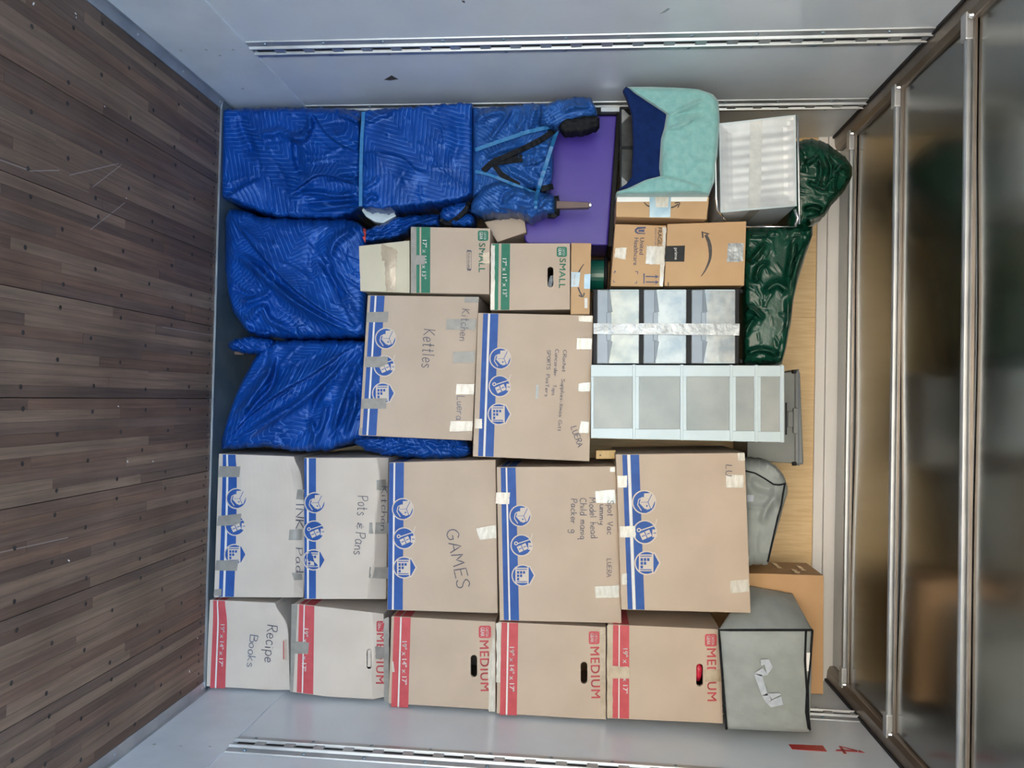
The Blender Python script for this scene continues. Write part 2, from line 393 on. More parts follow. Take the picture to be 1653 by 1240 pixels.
# roof sheet, side rails, roof bows
m = MB()
nx, ny = 30, 90
V = []; Fc = []
for i in range(nx+1):
    for j in range(ny+1):
        X = -W2-.02+(2*W2+.04)*i/nx; Y = YO+(YB+.06-YO)*j/ny
        V.append((X, Y, H+.022+.0016*math.sin(X*3.1+1)+.0022*math.sin(Y*6.3+.8*math.sin(X*2.2))+.0012*math.sin(X*5+Y*4)))
for i in range(nx):
    for j in range(ny): a = i*(ny+1)+j; Fc.append((a, a+ny+1, a+ny+2, a+1))
ceil_o = mk('ceiling', V, Fc, M_ceil, smooth=True, origin=(0, 1, H+.022)); tag(ceil_o, kind='structure')
sol = ceil_o.modifiers.new('thick', 'SOLIDIFY'); sol.thickness = .03; sol.offset = -1; fix_normals(ceil_o)
for p_ in ceil_o.data.polygons[:1]:
    if p_.normal.z > 0: ceil_o.data.flip_normals()
bow_y = [2.4445-.525*k for k in range(1, 7)]+[2.4445, 2.98, 3.472]
for yb in bow_y:
    m = MB(); w = .017
    # hat-section channel: flange, web, lip
    m.prism([(yb-w, H+.026), (yb-w, H-.001), (yb-w+.004, H-.005), (yb-.004, H-.005), (yb+.001, H-.001), (yb+.002, H+.012), (yb+.014, H+.016), (yb+.014, H+.026)], 0, -W2+.055, W2-.055)
    b_ = m.build('roof_bow', M_steel, ceil_o, bev=.0025)
    for s in (-1, 1):
        k = MB(); k.box(min(s*(W2-.045), s*(W2-.13)), max(s*(W2-.045), s*(W2-.13)), yb-.024, yb+.012, H-.009, H+.02)
        k.build('end_bracket', M_alu, b_, bev=.004)
        k = MB(); k.tube([(s*(W2-.07), yb-.048, H-.002), (s*(W2-.07), yb-.048, H-.012)], [.009, .006], 10); k.build('rivet', M_chrome, b_)
    # narrow backing lip against the sheet
    k = MB(); k.box(-W2+.06, W2-.06, yb-w-.020, yb-w-.008, H+.012, H+.019); k.build('lip', M_rail, b_)
for s in (-1, 1):
    m = MB()
    m.prism([(s*(W2+.001), H-.004), (s*(W2-.010), H-.008), (s*(W2-.050), H-.004), (s*(W2-.070), H+.006), (s*(W2-.072), H+.026), (s*(W2+.001), H+.026)], 1, YO, YB)
    tag(m.build('trim_%d' % n_tr, M_rail, bev=.003), kind='structure'); n_tr += 1
    m = MB(); m.box(min(s*(W2-.004), s*(W2-.014)), max(s*(W2-.004), s*(W2-.014)), YO, YB, H-.016, H-.0085)
    tag(m.build('trim_%d' % n_tr, M_dark), kind='structure'); n_tr += 1

# ------------------------------------------------------------------ printed and hand-written marks
def text2d(body, bold=0.0, spacing=1.0, serif=False):
    """filled outline of a word with cap height 1, starting at x = 0"""
    cu = bpy.data.curves.new('txt', 'FONT'); cu.body = body; cu.size = 1.0; cu.space_character = spacing; cu.resolution_u = 3; cu.fill_mode = 'FRONT'
    o = bpy.data.objects.new('txt', cu); me = bpy.data.meshes.new_from_object(o)
    V = np.array([v.co[:2] for v in me.vertices]); F = [list(p.vertices) for p in me.polygons]
    bpy.data.objects.remove(o); bpy.data.curves.remove(cu); bpy.data.meshes.remove(me)
    cap = .694; V = V/cap; V[:, 0] -= V[:, 0].min()
    if bold:
        n = len(V); V0, F0 = V, F; V = []; F = []
        for k, (dx, dy) in enumerate(((-1, 0), (1, 0), (0, .6), (0, -.6))):
            V.append(V0+np.array([dx, dy])*bold); F += [[i+k*n for i in f] for f in F0]
        V = np.vstack(V)
    return V, F
# single-stroke pen alphabet: polylines on a cap height of 1, s = smooth, l = straight
GL = {
'A': [('l', (0,0),(.32,1),(.62,0)), ('l', (.1,.38),(.52,.36))], 'B': [('l',(0,0),(.03,1)),('s',(.03,1),(.4,.9),(.38,.6),(.06,.52)),('s',(.06,.52),(.5,.45),(.48,.05),(0,0))],
'C': [('s',(.55,.88),(.3,1),(.05,.7),(.03,.3),(.25,0),(.58,.12))], 'E': [('l',(.5,1),(.03,.98),(0,0),(.52,.03)),('l',(.02,.52),(.42,.54))],
'G': [('s',(.6,.85),(.35,1),(.05,.7),(.04,.25),(.3,0),(.6,.15),(.6,.45)),('l',(.36,.45),(.66,.46))], 'I': [('l',(.1,0),(.1,1))],
'K': [('l',(.02,0),(.05,1)),('l',(.5,.98),(.08,.48),(.55,.0))], 'L': [('l',(.05,1),(.02,0),(.48,.04))], 'M': [('l',(0,0),(.1,1),(.36,.35),(.62,1),(.74,0))],
'N': [('l',(0,0),(.05,1),(.5,.02),(.55,1))], 'P': [('l',(.02,0),(.05,1)),('s',(.02,.95),(.42,.98),(.5,.7),(.3,.5),(.05,.46))], 'R': [('l',(.02,0),(.05,1)),('s',(.02,.95),(.42,.98),(.46,.7),(.3,.52),(.05,.48)),('l',(.2,.5),(.5,.0))],
'S': [('s',(.5,.86),(.28,1),(.05,.8),(.2,.55),(.45,.35),(.4,.05),(.15,.0),(.0,.15))], 'T': [('l',(0,.97),(.58,1)),('l',(.3,.98),(.28,0))], 'U': [('s',(.03,1),(.02,.4),(.12,.05),(.36,.03),(.5,.35),(.52,1))],
'V': [('l',(0,1),(.26,0),(.54,1))], 'X': [('l',(0,1),(.5,0)),('l',(.5,1),(0,0))], 'O': [('s',(.3,1),(.05,.7),(.05,.25),(.3,0),(.52,.3),(.5,.75),(.3,1))], 'D': [('l',(0,0),(.03,1)),('s',(0,1),(.4,.9),(.52,.5),(.36,.08),(0,0))],
'H': [('l',(0,0),(.02,1)),('l',(.5,1),(.48,0)),('l',(.02,.52),(.5,.54))],
'a': [('s',(.4,.5),(.2,.6),(.02,.35),(.1,.03),(.3,.08),(.4,.4)),('s',(.41,.56),(.38,.2),(.48,.0))], 'c': [('s',(.38,.5),(.2,.6),(.03,.35),(.12,.03),(.4,.1))],
'd': [('s',(.38,.5),(.2,.58),(.02,.32),(.1,.03),(.3,.06),(.4,.35)),('l',(.42,1.05),(.42,.0))], 'e': [('s',(.05,.3),(.38,.34),(.3,.58),(.1,.52),(.03,.25),(.15,.02),(.42,.12))],
'g': [('s',(.38,.5),(.2,.6),(.03,.35),(.15,.1),(.38,.3)),('s',(.4,.55),(.4,-.2),(.2,-.38),(.02,-.25))], 'h': [('l',(.03,1.02),(.0,0)),('s',(.02,.35),(.2,.58),(.36,.42),(.38,0))],
'i': [('l',(.06,.56),(.06,0)),('l',(.06,.76),(.08,.8))], 'k': [('l',(.03,1),(0,0)),('l',(.36,.6),(.04,.3),(.38,0))], 'l': [('l',(.05,1.02),(.05,0))],
'm': [('l',(0,.55),(.02,0)),('s',(.02,.38),(.15,.57),(.26,.4),(.27,0)),('s',(.27,.38),(.4,.57),(.5,.4),(.52,0))], 'n': [('l',(0,.55),(.02,0)),('s',(.02,.35),(.2,.58),(.34,.42),(.36,0))],
'o': [('s',(.2,.58),(.03,.38),(.08,.06),(.28,.03),(.4,.3),(.32,.55),(.2,.58))], 'p': [('l',(.02,.56),(.0,-.4)),('s',(.02,.45),(.25,.6),(.42,.35),(.3,.03),(.04,.08))],
'q': [('s',(.38,.5),(.2,.58),(.02,.32),(.15,.03),(.38,.25)),('l',(.4,.56),(.4,-.4),(.5,-.3))], 'r': [('l',(.02,.56),(.03,0)),('s',(.03,.32),(.15,.55),(.34,.52))],
's': [('s',(.34,.5),(.18,.6),(.04,.45),(.2,.32),(.34,.15),(.2,.0),(.02,.08))], 't': [('l',(.16,.95),(.14,.0),(.3,.02)),('l',(0,.6),(.32,.63))], 'u': [('s',(.02,.56),(.03,.12),(.2,.02),(.34,.2)),('l',(.36,.57),(.38,.0))],
'v': [('l',(0,.56),(.18,0),(.36,.58))], 'y': [('s',(.02,.56),(.06,.25),(.2,.2),(.34,.4)),('s',(.37,.58),(.32,-.15),(.1,-.38))], 'x': [('l',(0,.56),(.34,0)),('l',(.34,.56),(0,0))],
'-': [('l',(.02,.35),(.32,.37))], '&': [('s',(.36,.62),(.12,.66),(.1,.45),(.28,.38),(.08,.3),(.06,.08),(.36,.04)),('l',(.24,.85),(.24,.92)),('l',(.2,-.15),(.21,-.2))], ' ': [],
}
GW = {'I': .22, 'i': .16, 'l': .16, 'M': .8, 'm': .58, 'L': .52, ' ': .42, 't': .36, 'r': .38, '-': .4}
def hand2d(body, width=.075, slant=0.0, gap=.14, wob=.03, seed=1):
    rg = random.Random(seed); V = []; F = []; x = 0.0
    for ch in body:
        dy = rg.uniform(-wob, wob); sc_ = 1+rg.uniform(-wob, wob)
        mxx = GW.get(ch, max([p[0] for st in GL[ch] for p in st[1:]] or [.3]))
        for st in GL[ch]:
            pts = np.array(st[1:], float)
            pts = spline(pts, 5) if st[0] == 's' else np.vstack([np.linspace(pts[i], pts[i+1], 4)[:-1] for i in range(len(pts)-1)]+[pts[-1:]])
            pts = pts*sc_; pts[:, 1] += dy; pts[:, 0] += slant*pts[:, 1]+x
            t = np.gradient(pts, axis=0); t /= np.linalg.norm(t, axis=1, keepdims=True)+1e-9
            nn = np.stack([-t[:, 1], t[:, 0]], 1)*width/2
            b = len(V); V += list(pts+nn)+list(pts-nn); n = len(pts)
            F += [[b+i, b+n+i, b+n+i+1, b+i+1] for i in range(n-1)]
        x += mxx+gap
    return np.array(V), F

# ------------------------------------------------------------------ surfaces that carry marks
class Face:
    """front of a thing: every mark is laid on it in picture measure and lifted on to the real surface"""
    def depth(s, px, py): return s.Y
    def lift(s, V, h): return unproj(V[:, 0], V[:, 1], s.depth(V[:, 0], V[:, 1])-h)
    def mark(s, name, V, F, mat, h=.0008, parent=None, smooth=False):
        V = np.asarray(V, float); P = s.lift(V, h)
        o = mk(name, P, F, mat, parent or s.o, smooth=smooth); return o
    def grid(s, name, quad, mat, h=.0008, n=(8, 3), parent=None, thick=0, rag=0):
        """quad: four pixels BL BR TR TL; a strip of tape or print following the surface"""
        q = np.array(quad, float); V = []; F = []
        rg = random.Random(int(q.sum()*10) % 9973)
        for i in range(n[0]+1):
            for j in range(n[1]+1):
                a = i/n[0]; b = j/n[1]
                p = (1-a)*(1-b)*q[0]+a*(1-b)*q[1]+a*b*q[2]+(1-a)*b*q[3]
                if rag and (i in (0, n[0]) or j in (0, n[1])): p = p+np.array([rg.uniform(-rag, rag), rg.uniform(-rag, rag)])
                V.append(p)
        for i in range(n[0]):
            for j in range(n[1]):
                a = i*(n[1]+1)+j; F.append([a, a+n[1]+1, a+n[1]+2, a+1])
        return s.mark(name, V, F, mat, h, parent, smooth=True)
    def rect(s, name, x0, x1, y0, y1, mat, **k): return s.grid(name, [(x0, y0), (x0, y1), (x1, y1), (x1, y0)], mat, **k)
    def print(s, body, a, b, cap, mat, bold=.0, name='lettering', h=.0012, spacing=1.0, up=None):
        """printed word whose baseline runs from pixel a to pixel b, cap height in pixels"""
        V, F = text2d(body, bold, spacing); return s._lay(V, F, a, b, cap, mat, name, h)
    def _lay(s, V, F, a, b, cap, mat, name, h):
        a = np.array(a, float); b = np.array(b, float); L_ = np.linalg.norm(b-a); r = (b-a)/L_; u = np.array([r[1], -r[0]])
        w = V[:, 0].max(); P = a+np.outer(V[:, 0]*(L_/w), r)+np.outer(V[:, 1]*cap, u)
        return s.mark(name, P, F, mat, h)
    def hand(s, body, a, b, cap, mat=None, wd=.07, name='handwriting', h=.0042, slant=0, seed=3, wob=.04):
        V, F = hand2d(body, wd, slant, seed=seed, wob=wob)
        # keep the pen width true when a word is squeezed to its length
        return s._lay(V, F, a, b, cap, mat or M_ink, name, h)

class Carton(Face):
    def __init__(s, name, label, cat, quad, off=0.0, depth=.45, mat=None, bulge=.004, sag=None, group=None, slots=(), n=(20, 16), Y=None, bev=.0028, warp=None, cav=.0):
        q = np.array(quad, float); s.q = q; c = q.mean(0)
        s.Y = (stackY(*c)+off) if Y is None else Y
        s.cav = cav; s.bulge = bulge; s.sag = sag; s.warp = warp; s.mat = mat or M_card
        nu, nv = n; V = []; F = []
        for i in range(nu+1):
            for j in range(nv+1):
                a = i/nu; b = j/nv; p = s.px(a, b); V.append(unproj(p[0], p[1], s.Y-s.off(a, b)))
        idx = lambda i, j: i*(nv+1)+j
        for i in range(nu):
            for j in range(nv): F.append([idx(i, j), idx(i+1, j), idx(i+1, j+1), idx(i, j+1)])
        ring = [idx(i, 0) for i in range(nu)]+[idx(nu, j) for j in range(nv)]+[idx(i, nv) for i in range(nu, 0, -1)]+[idx(0, j) for j in range(nv, 0, -1)]
        yb = min(s.Y+depth, YB-.008); b0 = len(V); s.yb = yb
        for k in ring: v = V[k].copy(); v[1] = yb; V.append(v)
        m = len(ring)
        for k in range(m): F.append([ring[k], b0+k, b0+(k+1) % m, ring[(k+1) % m]])
        F.append([b0+k for k in range(m)])
        V = np.array(V)
        V[:, 0] = np.clip(V[:, 0], -W2+.019, W2-.019)
        V[:, 2] = np.maximum(V[:, 2], .0068)
        s.o = mk(name, V, F, s.mat); fix_normals(s.o); tag(s.o, label, cat, group)
        if slots:
            for (x0, x1, y0, y1) in slots:
                r = (x1-x0)/2; pts = []
                for k in range(9): an = math.pi*k/8; pts.append((x0+r-r*math.cos(an), y0+r-r*math.sin(an)))
                for k in range(9): an = math.pi*k/8; pts.append((x1-r+r*math.cos(an), y1-r+r*math.sin(an)))
                qi = s.q*.86+s.q.mean(0)*.14; CA = np.array([unproj(x, y, s.Y) for x, y in qi]); CB = CA.copy(); CA[:, 1] = s.Y+.012+s.cav; CB[:, 1] = s.yb-.02
                P = np.array(pts); A = unproj(P[:, 0], P[:, 1], s.Y); nn = len(A)
                B = A.copy(); A[:, 1] = s.Y-.06; B[:, 1] = s.Y+.05+s.cav
                cut = mk('cutter', np.vstack([A, B]), [list(range(nn)), list(range(nn, 2*nn))]+[[i, (i+1) % nn, nn+(i+1) % nn, nn+i] for i in range(nn)], s.mat)
                fix_normals(cut); cut.location = cut.location
                bo = s.o.modifiers.new('slot', 'BOOLEAN'); bo.operation = 'DIFFERENCE'; bo.object = cut; bo.solver = 'EXACT'
                cav = mk('cavity', np.vstack([CA, CB]), [(0, 1, 2, 3), (7, 6, 5, 4), (0, 4, 5, 1), (1, 5, 6, 2), (2, 6, 7, 3), (3, 7, 4, 0)], s.mat); fix_normals(cav)
                b2_ = s.o.modifiers.new('cavity', 'BOOLEAN'); b2_.operation = 'DIFFERENCE'; b2_.object = cav; b2_.solver = 'EXACT'
                bpy.context.view_layer.update()
                me = bpy.data.meshes.new_from_object(s.o.evaluated_get(bpy.context.evaluated_depsgraph_get()))
                s.o.modifiers.clear(); old = s.o.data; s.o.data = me; bpy.data.meshes.remove(old); bpy.data.objects.remove(cut); bpy.data.objects.remove(cav)
        if bev: bevel(s.o, bev, 2, 40)
    def px(s, a, b):
        q = s.q
        if s.sag is not None: b = b*s.sag(a)
        return (1-a)*(1-b)*q[0]+a*(1-b)*q[1]+a*b*q[2]+(1-a)*b*q[3]
    def off(s, a, b):
        o = s.bulge*16*a*(1-a)*b*(1-b)
        if s.warp is not None: o = o+s.warp(a, b)
        return o
    def ab(s, px, py):
        q = s.q; px = np.asarray(px, float); py = np.asarray(py, float)
        a = np.full(px.shape, .5); b = np.full(px.shape, .5)
        for _ in range(6):
            y0 = q[0, 1]+(q[3, 1]-q[0, 1])*b; y1 = q[1, 1]+(q[2, 1]-q[1, 1])*b; a = (py-y0)/(y1-y0)
            x0 = q[0, 0]+(q[1, 0]-q[0, 0])*a; x1 = q[3, 0]+(q[2, 0]-q[3, 0])*a; b = (px-x0)/(x1-x0)
        if s.sag is not None: b = b/s.sag(np.clip(a, 0, 1))
        return np.clip(a, 0, 1), np.clip(b, 0, 1)
    def depth(s, px, py):
        a, b = s.ab(px, py); return s.Y-s.off(a, b)
    def band(s, name, t0, t1, mat, h=.0006, wrap=0.0, a0=.004, a1=.996, n=24):
        """printed band right across the front at height fractions t0..t1; wrap carries it on to the left side"""
        V = []; F = []
        for i in range(n+1):
            a = a0+(a1-a0)*i/n
            for b in (t0, (t0+t1)/2, t1): p = s.px(a, b); V.append(unproj(p[0], p[1], s.Y-s.off(a, b)-h))
        for i in range(n):
            for j in range(2): k = i*3+j; F.append([k, k+3, k+4, k+1])
        if wrap:
            b0 = len(V)
            for d in (.004, wrap):
                for b in (t0, t1): p = s.px(0, b); v = unproj(p[0], p[1], s.Y); v = v+np.array([-.0012, 0, 0]); v[1] = s.Y+d; V.append(v)
            F.append([b0, b0+1, b0+3, b0+2])
        V = np.array(V); V[:, 2] = np.maximum(V[:, 2], .007)
        return mk(name, V, F, mat, s.o)
    def creases(s, segs, mat=None): pass

def zm(ox, oy, sc): return lambda x, y: (ox+x/sc, oy+y/sc)

# blue care symbols of the large cartons, in units of the disc radius, x right, y up
def circle(r, n=28, cx=0, cy=0, a0=0, a1=2*math.pi): return [(cx+r*math.cos(a0+(a1-a0)*i/n), cy+r*math.sin(a0+(a1-a0)*i/n)) for i in range(n)]
def rotp(pts, ang, c=(0, 0)):
    ca, sa = math.cos(ang), math.sin(ang); return [(c[0]+(x-c[0])*ca-(y-c[1])*sa, c[1]+(x-c[0])*sa+(y-c[1])*ca) for x, y in pts]
def rc(x0, x1, y0, y1): return [(x0, y0), (x1, y0), (x1, y1), (x0, y1)]
def line(a, b, w):
    dx, dy = b[0]-a[0], b[1]-a[1]; l = math.hypot(dx, dy); nx_, ny_ = -dy/l*w/2, dx/l*w/2
    return [(a[0]+nx_, a[1]+ny_), (a[0]-nx_, a[1]-ny_), (b[0]-nx_, b[1]-ny_), (b[0]+nx_, b[1]+ny_)]
ICONS = [
 # box held in a hand
 [(0, circle(1.12)), (1, circle(1.0)), (0, [(-.8, .0), (-.85, .8), (-.2, 1.02), (.55, .72), (.72, .2), (.62, .05), (.1, -.42), (-.35, -.3), (-.45, -.02)]),
  (1, line((.0, .35), (.65, .62), .06)), (1, line((.0, .35), (-.75, .72), .06)), (1, line((.0, .35), (.02, -.3), .04)), (1, rc(.28, .42, .18, .32)), (0, line((-.45, -.1), (-.25, -.5), .09)), (0, line((-.25, -.5), (.25, -.6), .09)), (0, line((.25, -.6), (.78, -.25), .09)),
  (1, rc(.62, 1.0, -.1, .22))],
 # loaded hand truck
 [(0, circle(1.12)), (1, circle(1.0)), (0, line((-.15, -.45), (-.62, .95), .1)), (0, circle(.2, 14, -.2, -.55)), (1, circle(.1, 12, -.2, -.55)), (0, line((-.62, .95), (-1.2, 1.12), .1)),
  (0, rotp(rc(-.05, .58, -.5, -.06), .42)), (0, rotp(rc(-.05, .58, .02, .46), .42)), (0, rc(-.25, .45, .68, 1.12)), (1, rotp(rc(.22, .30, -.42, -.1), .42)), (1, rotp(rc(.22, .30, .1, .4), .42)), (1, rc(.05, .12, .78, 1.05))],
 # storage house
 [(0, circle(1.12)), (1, circle(1.0)), (0, [(-.98, .55), (-.98, .75), (0, 1.3), (.98, .75), (.98, .5), (.75, .5), (.75, -.72), (-.78, -.72), (-.78, .5)]), (1, [(-.85, .68), (0, 1.14), (.85, .68), (.85, .62), (-.85, .62)]), (1, rc(-.66, -.58, -.6, .45)), (1, rc(.58, .66, -.6, .45)),
  (1, rc(-.44, -.18, -.56, -.34)), (1, rc(-.1, .16, -.56, -.34)), (1, rc(.24, .5, -.56, -.34)), (1, rc(-.44, -.18, -.26, -.04)), (1, rc(-.1, .16, -.26, -.04)), (1, rc(-.44, -.18, .04, .26))],
]
def icon(face, k, c, r, skew=0.0, light=None):
    V = []; F = []; fm_ = []
    hs = []
    for layer, (m_, pts) in enumerate(ICONS[k]):
        b = len(V); n = len(pts)
        for x, y in pts: V.append((c[0]+r*(y+skew*x), c[1]+r*x)); hs.append(.0010+.00022*layer)
        F.append([b+i for i in range(n)]); fm_.append(m_)
    V = np.array(V); hs = np.array(hs)
    P = unproj(V[:, 0], V[:, 1], face.depth(V[:, 0], V[:, 1])-hs)
    return mk('icon', P, F, None, face.o, mats=[light or M_cardp, M_blue], fm=fm_)
def rbadge(face, x0, x1, y0, y1, mat, lines):
    """rounded square badge with two small lines of print"""
    r = (x1-x0)*.18; pts = []
    for cx, cy, a in ((x1-r, y1-r, 0), (x1-r, y0+r, -1), (x0+r, y0+r, -2), (x0+r, y1-r, -3)):
        for k in range(5):
            an = math.pi/2*(a+1-k/4); pts.append((cx+r*math.sin(an), cy+r*math.cos(an)))
    pts = []
    for sx_, sy_, a in ((1, 1, 0), (-1, 1, 1), (-1, -1, 2), (1, -1, 3)):
        for k in range(5):
            an = math.pi/2*(a+k/4); pts.append(((x0+x1)/2+sx_*((x1-x0)/2-r)+r*math.cos(an), (y0+y1)/2+sy_*((y1-y0)/2-r)+r*math.sin(an)))
    pts = np.array(pts)
    b = face.mark('badge', pts, [list(range(len(pts)))], mat, .0012)
    w = y1-y0; hgt = x1-x0
    for t, (fx, fh, bo) in zip(lines, ((.56, .24, .012), (.17, .30, .03))):
        face.print(t, (x0+hgt*fx, y0+w*.13), (x0+hgt*fx, y1-w*.13), hgt*fh, M_white_print, bo, 'badge_lettering', .0018)

# ------------------------------------------------------------------ the medium cartons (red print), bottom to top
GM = 'medium red-striped cartons stacked by the right wall'
def medium(quad, label, st, wrap, mat=None, slot=None, sag=None, bulge=.004, dims=None, med=None, badge=None, n=(20, 16), warp=None, off=0.0, cav=0.0):
    c = Carton('medium_carton', label, 'box', quad, depth=.48, mat=mat or M_card, bulge=bulge, sag=sag, group=GM, slots=[slot] if slot else (), n=n, warp=warp, off=off, cav=cav)
    c.band('stripe', st[0], st[1], M_red, wrap=wrap); c.band('stripe', st[2], st[3], M_red, wrap=wrap)
    c.band('white_line', st[1]+.002, st[2]-.002, M_white_print, wrap=0)
    if dims: c.print('19" x 14" x 17"', *dims, M_white_print, .022)
    if med: c.print('MEDIUM', *med, M_red, .022, spacing=1.12)
    if badge: rbadge(c, *badge, M_red, ('CARTON', 'GEAR'))
    return c
z = zm(320, 950, 5.166)
def sag1(a): return 1-.16*np.exp(-(np.asarray(a)/.16)**2)
m1 = medium([(338.5, 968.5), (331.5, 1111), (468, 1116), (464, 974)], 'lowest medium carton with red stripes and a caved-in corner, marked Recipe Books', (.055, .11, .13, .235), .3, M_cardp,
            sag=sag1, dims=(z(188, 300), z(172, 650), 6.2), warp=lambda a, b: .012*np.sin(b*3+a*2)*(b > .75)*(b-.75)*4)
m1.hand('Recipe', z(575, 305), z(548, 615), 16.5, seed=5); m1.hand('Books', z(432, 388), z(405, 655), 12.5, M_inkblue, seed=6)
m1.grid('hand_slot_flap', [z(705, 430), z(705, 595), z(738, 600), z(738, 425)], M_card, h=.004)
m1.grid('slot_outline', [z(708, 440), z(708, 590), z(716, 590), z(716, 440)], M_red, h=.005)
z2 = lambda x, y: (320+x/5.166, 950+y/5.166)
m2 = medium([(475, 974.5), (470.5, 1117), (626, 1138), (619, 991)], 'second medium carton from the floor, red stripes, grey tape across its size print', (.055, .105, .12, .225), .3, M_cardp,
            dims=(z2(882, 335), z2(862, 690), 7.0), med=(z2(1490, 375), z2(1482, 795), 13.0), badge=(*[z2(1487, 0)[0], z2(1560, 0)[0]], z2(0, 272)[1], z2(0, 362)[1]),
            cav=.07, n=(36, 32), warp=lambda a, b: -.035*np.clip((b-.86-.03*np.sin(a*6))/.14, 0, 1), slot=(z2(1407, 0)[0], z2(1445, 0)[0], z2(0, 505)[1], z2(0, 670)[1]))
m2.grid('slot_flap', [z2(1412, 512), z2(1412, 655), z2(1440, 655), z2(1440, 512)], M_cardp, h=-.006)
m2.grid('tape', [z2(775, 438), z2(770, 545), z2(915, 545), z2(925, 452)], M_duct, h=.0025)
m2.grid('tape', [z2(778, 130), z2(765, 860), z2(790, 870), z2(830, 130)], M_duct, h=.0012, n=(14, 2))
m2.grid('tape', [z2(1545, 260), z2(1548, 965), z2(1590, 960), z2(1590, 240)], M_duct, h=.002, n=(14, 2), rag=.6)
m2.grid('tape', [z2(1475, 482), z2(1480, 590), z2(1560, 585), z2(1555, 490)], M_duct, h=.0026, rag=.5)
z = zm(610, 970, 4.35)
m3 = medium([(632, 995), (627, 1141.5), (800, 1151), (800, 1004)], 'third medium carton from the floor, red stripes, shiny tape along its top edge', (.025, .083, .10, .185), .38,
            dims=(z(170, 285), z(170, 590), 7.4), med=(z(715, 280), z(722, 635), 14.5), badge=(z(708, 0)[0], z(795, 0)[0], z(0, 175)[1], z(0, 262)[1]), slot=(z(652, 0)[0], z(697, 0)[0], z(0, 380)[1], z(0, 535)[1]))
m3.grid('tape', [z(775, 480), z(778, 780), z(822, 780), z(822, 170)], M_clear, h=.0014, n=(14, 3), rag=.7)
m3.grid('tape_glint', [z(96, 425), z(100, 500), z(118, 500), z(108, 425)], M_clear, h=.0016)
m4 = medium([(804.5, 1004), (801.5, 1154.5), (978, 1161.5), (978, 1012.5)], 'fourth medium carton from the floor, red stripes, clear tape folded over its top', (.03, .083, .10, .185), .38,
            dims=(z(925, 325), z(925, 640), 7.4), med=(z(1492, 325), z(1500, 685), 14.5), badge=(z(1481, 0)[0], z(1556, 0)[0], z(0, 215)[1], z(0, 305)[1]), slot=(z(1424, 0)[0], z(1471, 0)[0], z(0, 428)[1], z(0, 582)[1]))
m4.grid('tape', [z(1560, 190), z(1565, 825), z(1598, 828), z(1598, 190)], M_browntape, h=.0014, n=(16, 3), rag=.4)
m4.grid('tape', [z(832, 155), z(832, 570), z(858, 575), z(865, 155)], M_clear, h=.0014, n=(14, 2), rag=.8)
z = zm(970, 980, 4.468)
m5 = medium([(981.5, 1008), (980, 1159.5), (1167, 1168), (1162, 1016)], 'topmost medium carton, red stripes, red packing showing in its hand slot', (.045, .095, .107, .19), .38,
            dims=(z(160, 300), z(160, 625), 7.4), med=(z(765, 300), z(770, 680), 14.5), badge=(z(750, 0)[0], z(835, 0)[0], z(0, 195)[1], z(0, 285)[1]), slot=(z(687, 0)[0], z(736, 0)[0], z(0, 408)[1], z(0, 572)[1]))
m5.grid('tape', [z(85, 425), z(85, 515), z(210, 515), z(210, 435)], M_browntape, h=.0024, rag=.5)
m5.grid('tape', [z(44, 130), z(44, 800), z(85, 800), z(85, 135)], M_browntape, h=.0014, n=(16, 3), rag=.5)
m5.grid('tape', [z(745, 450), z(750, 540), z(870, 540), z(865, 450)], M_browntape, h=.0024, rag=.5)
M_redstuff = noise_mat('red_packing', (.45, .01, .03), (.7, .03, .07), 40, .35)
p = unproj(*z(712, 480), m5.Y)
mb = MB(); mb.tube([p+np.array([-.032, .035, -.006]), p+np.array([-.01, .026, .0]), p+np.array([.012, .03, -.002]), p+np.array([.036, .04, 0])], [.010, .015, .015, .011], 10); mb.build('red_packing', M_redstuff, m5.o, smooth=True)
# soft bent rim of tape standing up between the second and third carton
# ------------------------------------------------------------------ the large cartons (blue print)
GLg = 'large blue-striped cartons'
def large(quad, label, st, cs, r=15.6, mat=None, off=0.0, sag=None, bulge=.005, wrap=.0, warp=None, light=None, depth=.457, n=(24, 18)):
    c = Carton('large_carton', label, 'box', quad, depth=depth, mat=mat or M_card, bulge=bulge, sag=sag, group=GLg, off=off, warp=warp, n=n)
    c.band('stripe', st[0], st[1], M_blue, wrap=wrap); c.band('stripe', st[2], st[3], M_blue, wrap=wrap)
    c.band('white_line', st[1]+.002, st[2]-.002, M_white_print)
    for k, q in enumerate(cs): icon(c, k, q, r, light=light or M_cardp)
    return c
z = zm(330, 720, 4.768)
def wl1(a, b): return .010*np.sin(a*5+b*4)*b*(1-b)*4 - .030*np.clip(b-.9, 0, 1)*10*(.4+.6*np.sin(a*9)**2)
l1 = large([(353, 732.5), (345, 964.5), (489.5, 965), (483, 737)], 'lowest large carton with blue stripes, standing on the steel floor beside Recipe Books', (.055, .10, .125, .225), (z(247, 405), z(237, 612), z(232, 835)), 15.2, M_cardp,
           sag=lambda a: 1+.05*np.sin(np.asarray(a)*3.1416)-.07*np.exp(-(np.asarray(a)/.08)**2), warp=wl1, bulge=.012)
for q in ((z(115, 155), z(105, 240), z(268, 240), z(278, 158)), (z(105, 540), z(95, 615), z(275, 610), z(285, 520)), (z(92, 880), z(80, 958), z(250, 962), z(262, 880))): l1.grid('tape', q, M_duct, h=.0022)
for q in ((z(715, 335), z(705, 410), z(760, 415), z(770, 335)), (z(655, 645), z(648, 725), z(748, 725), z(752, 640)), (z(672, 975), z(690, 1035), z(755, 1030), z(750, 985)), (z(75, 1105), z(70, 1155), z(130, 1155), z(132, 1100))): l1.grid('tape', q, M_duct, h=.004)
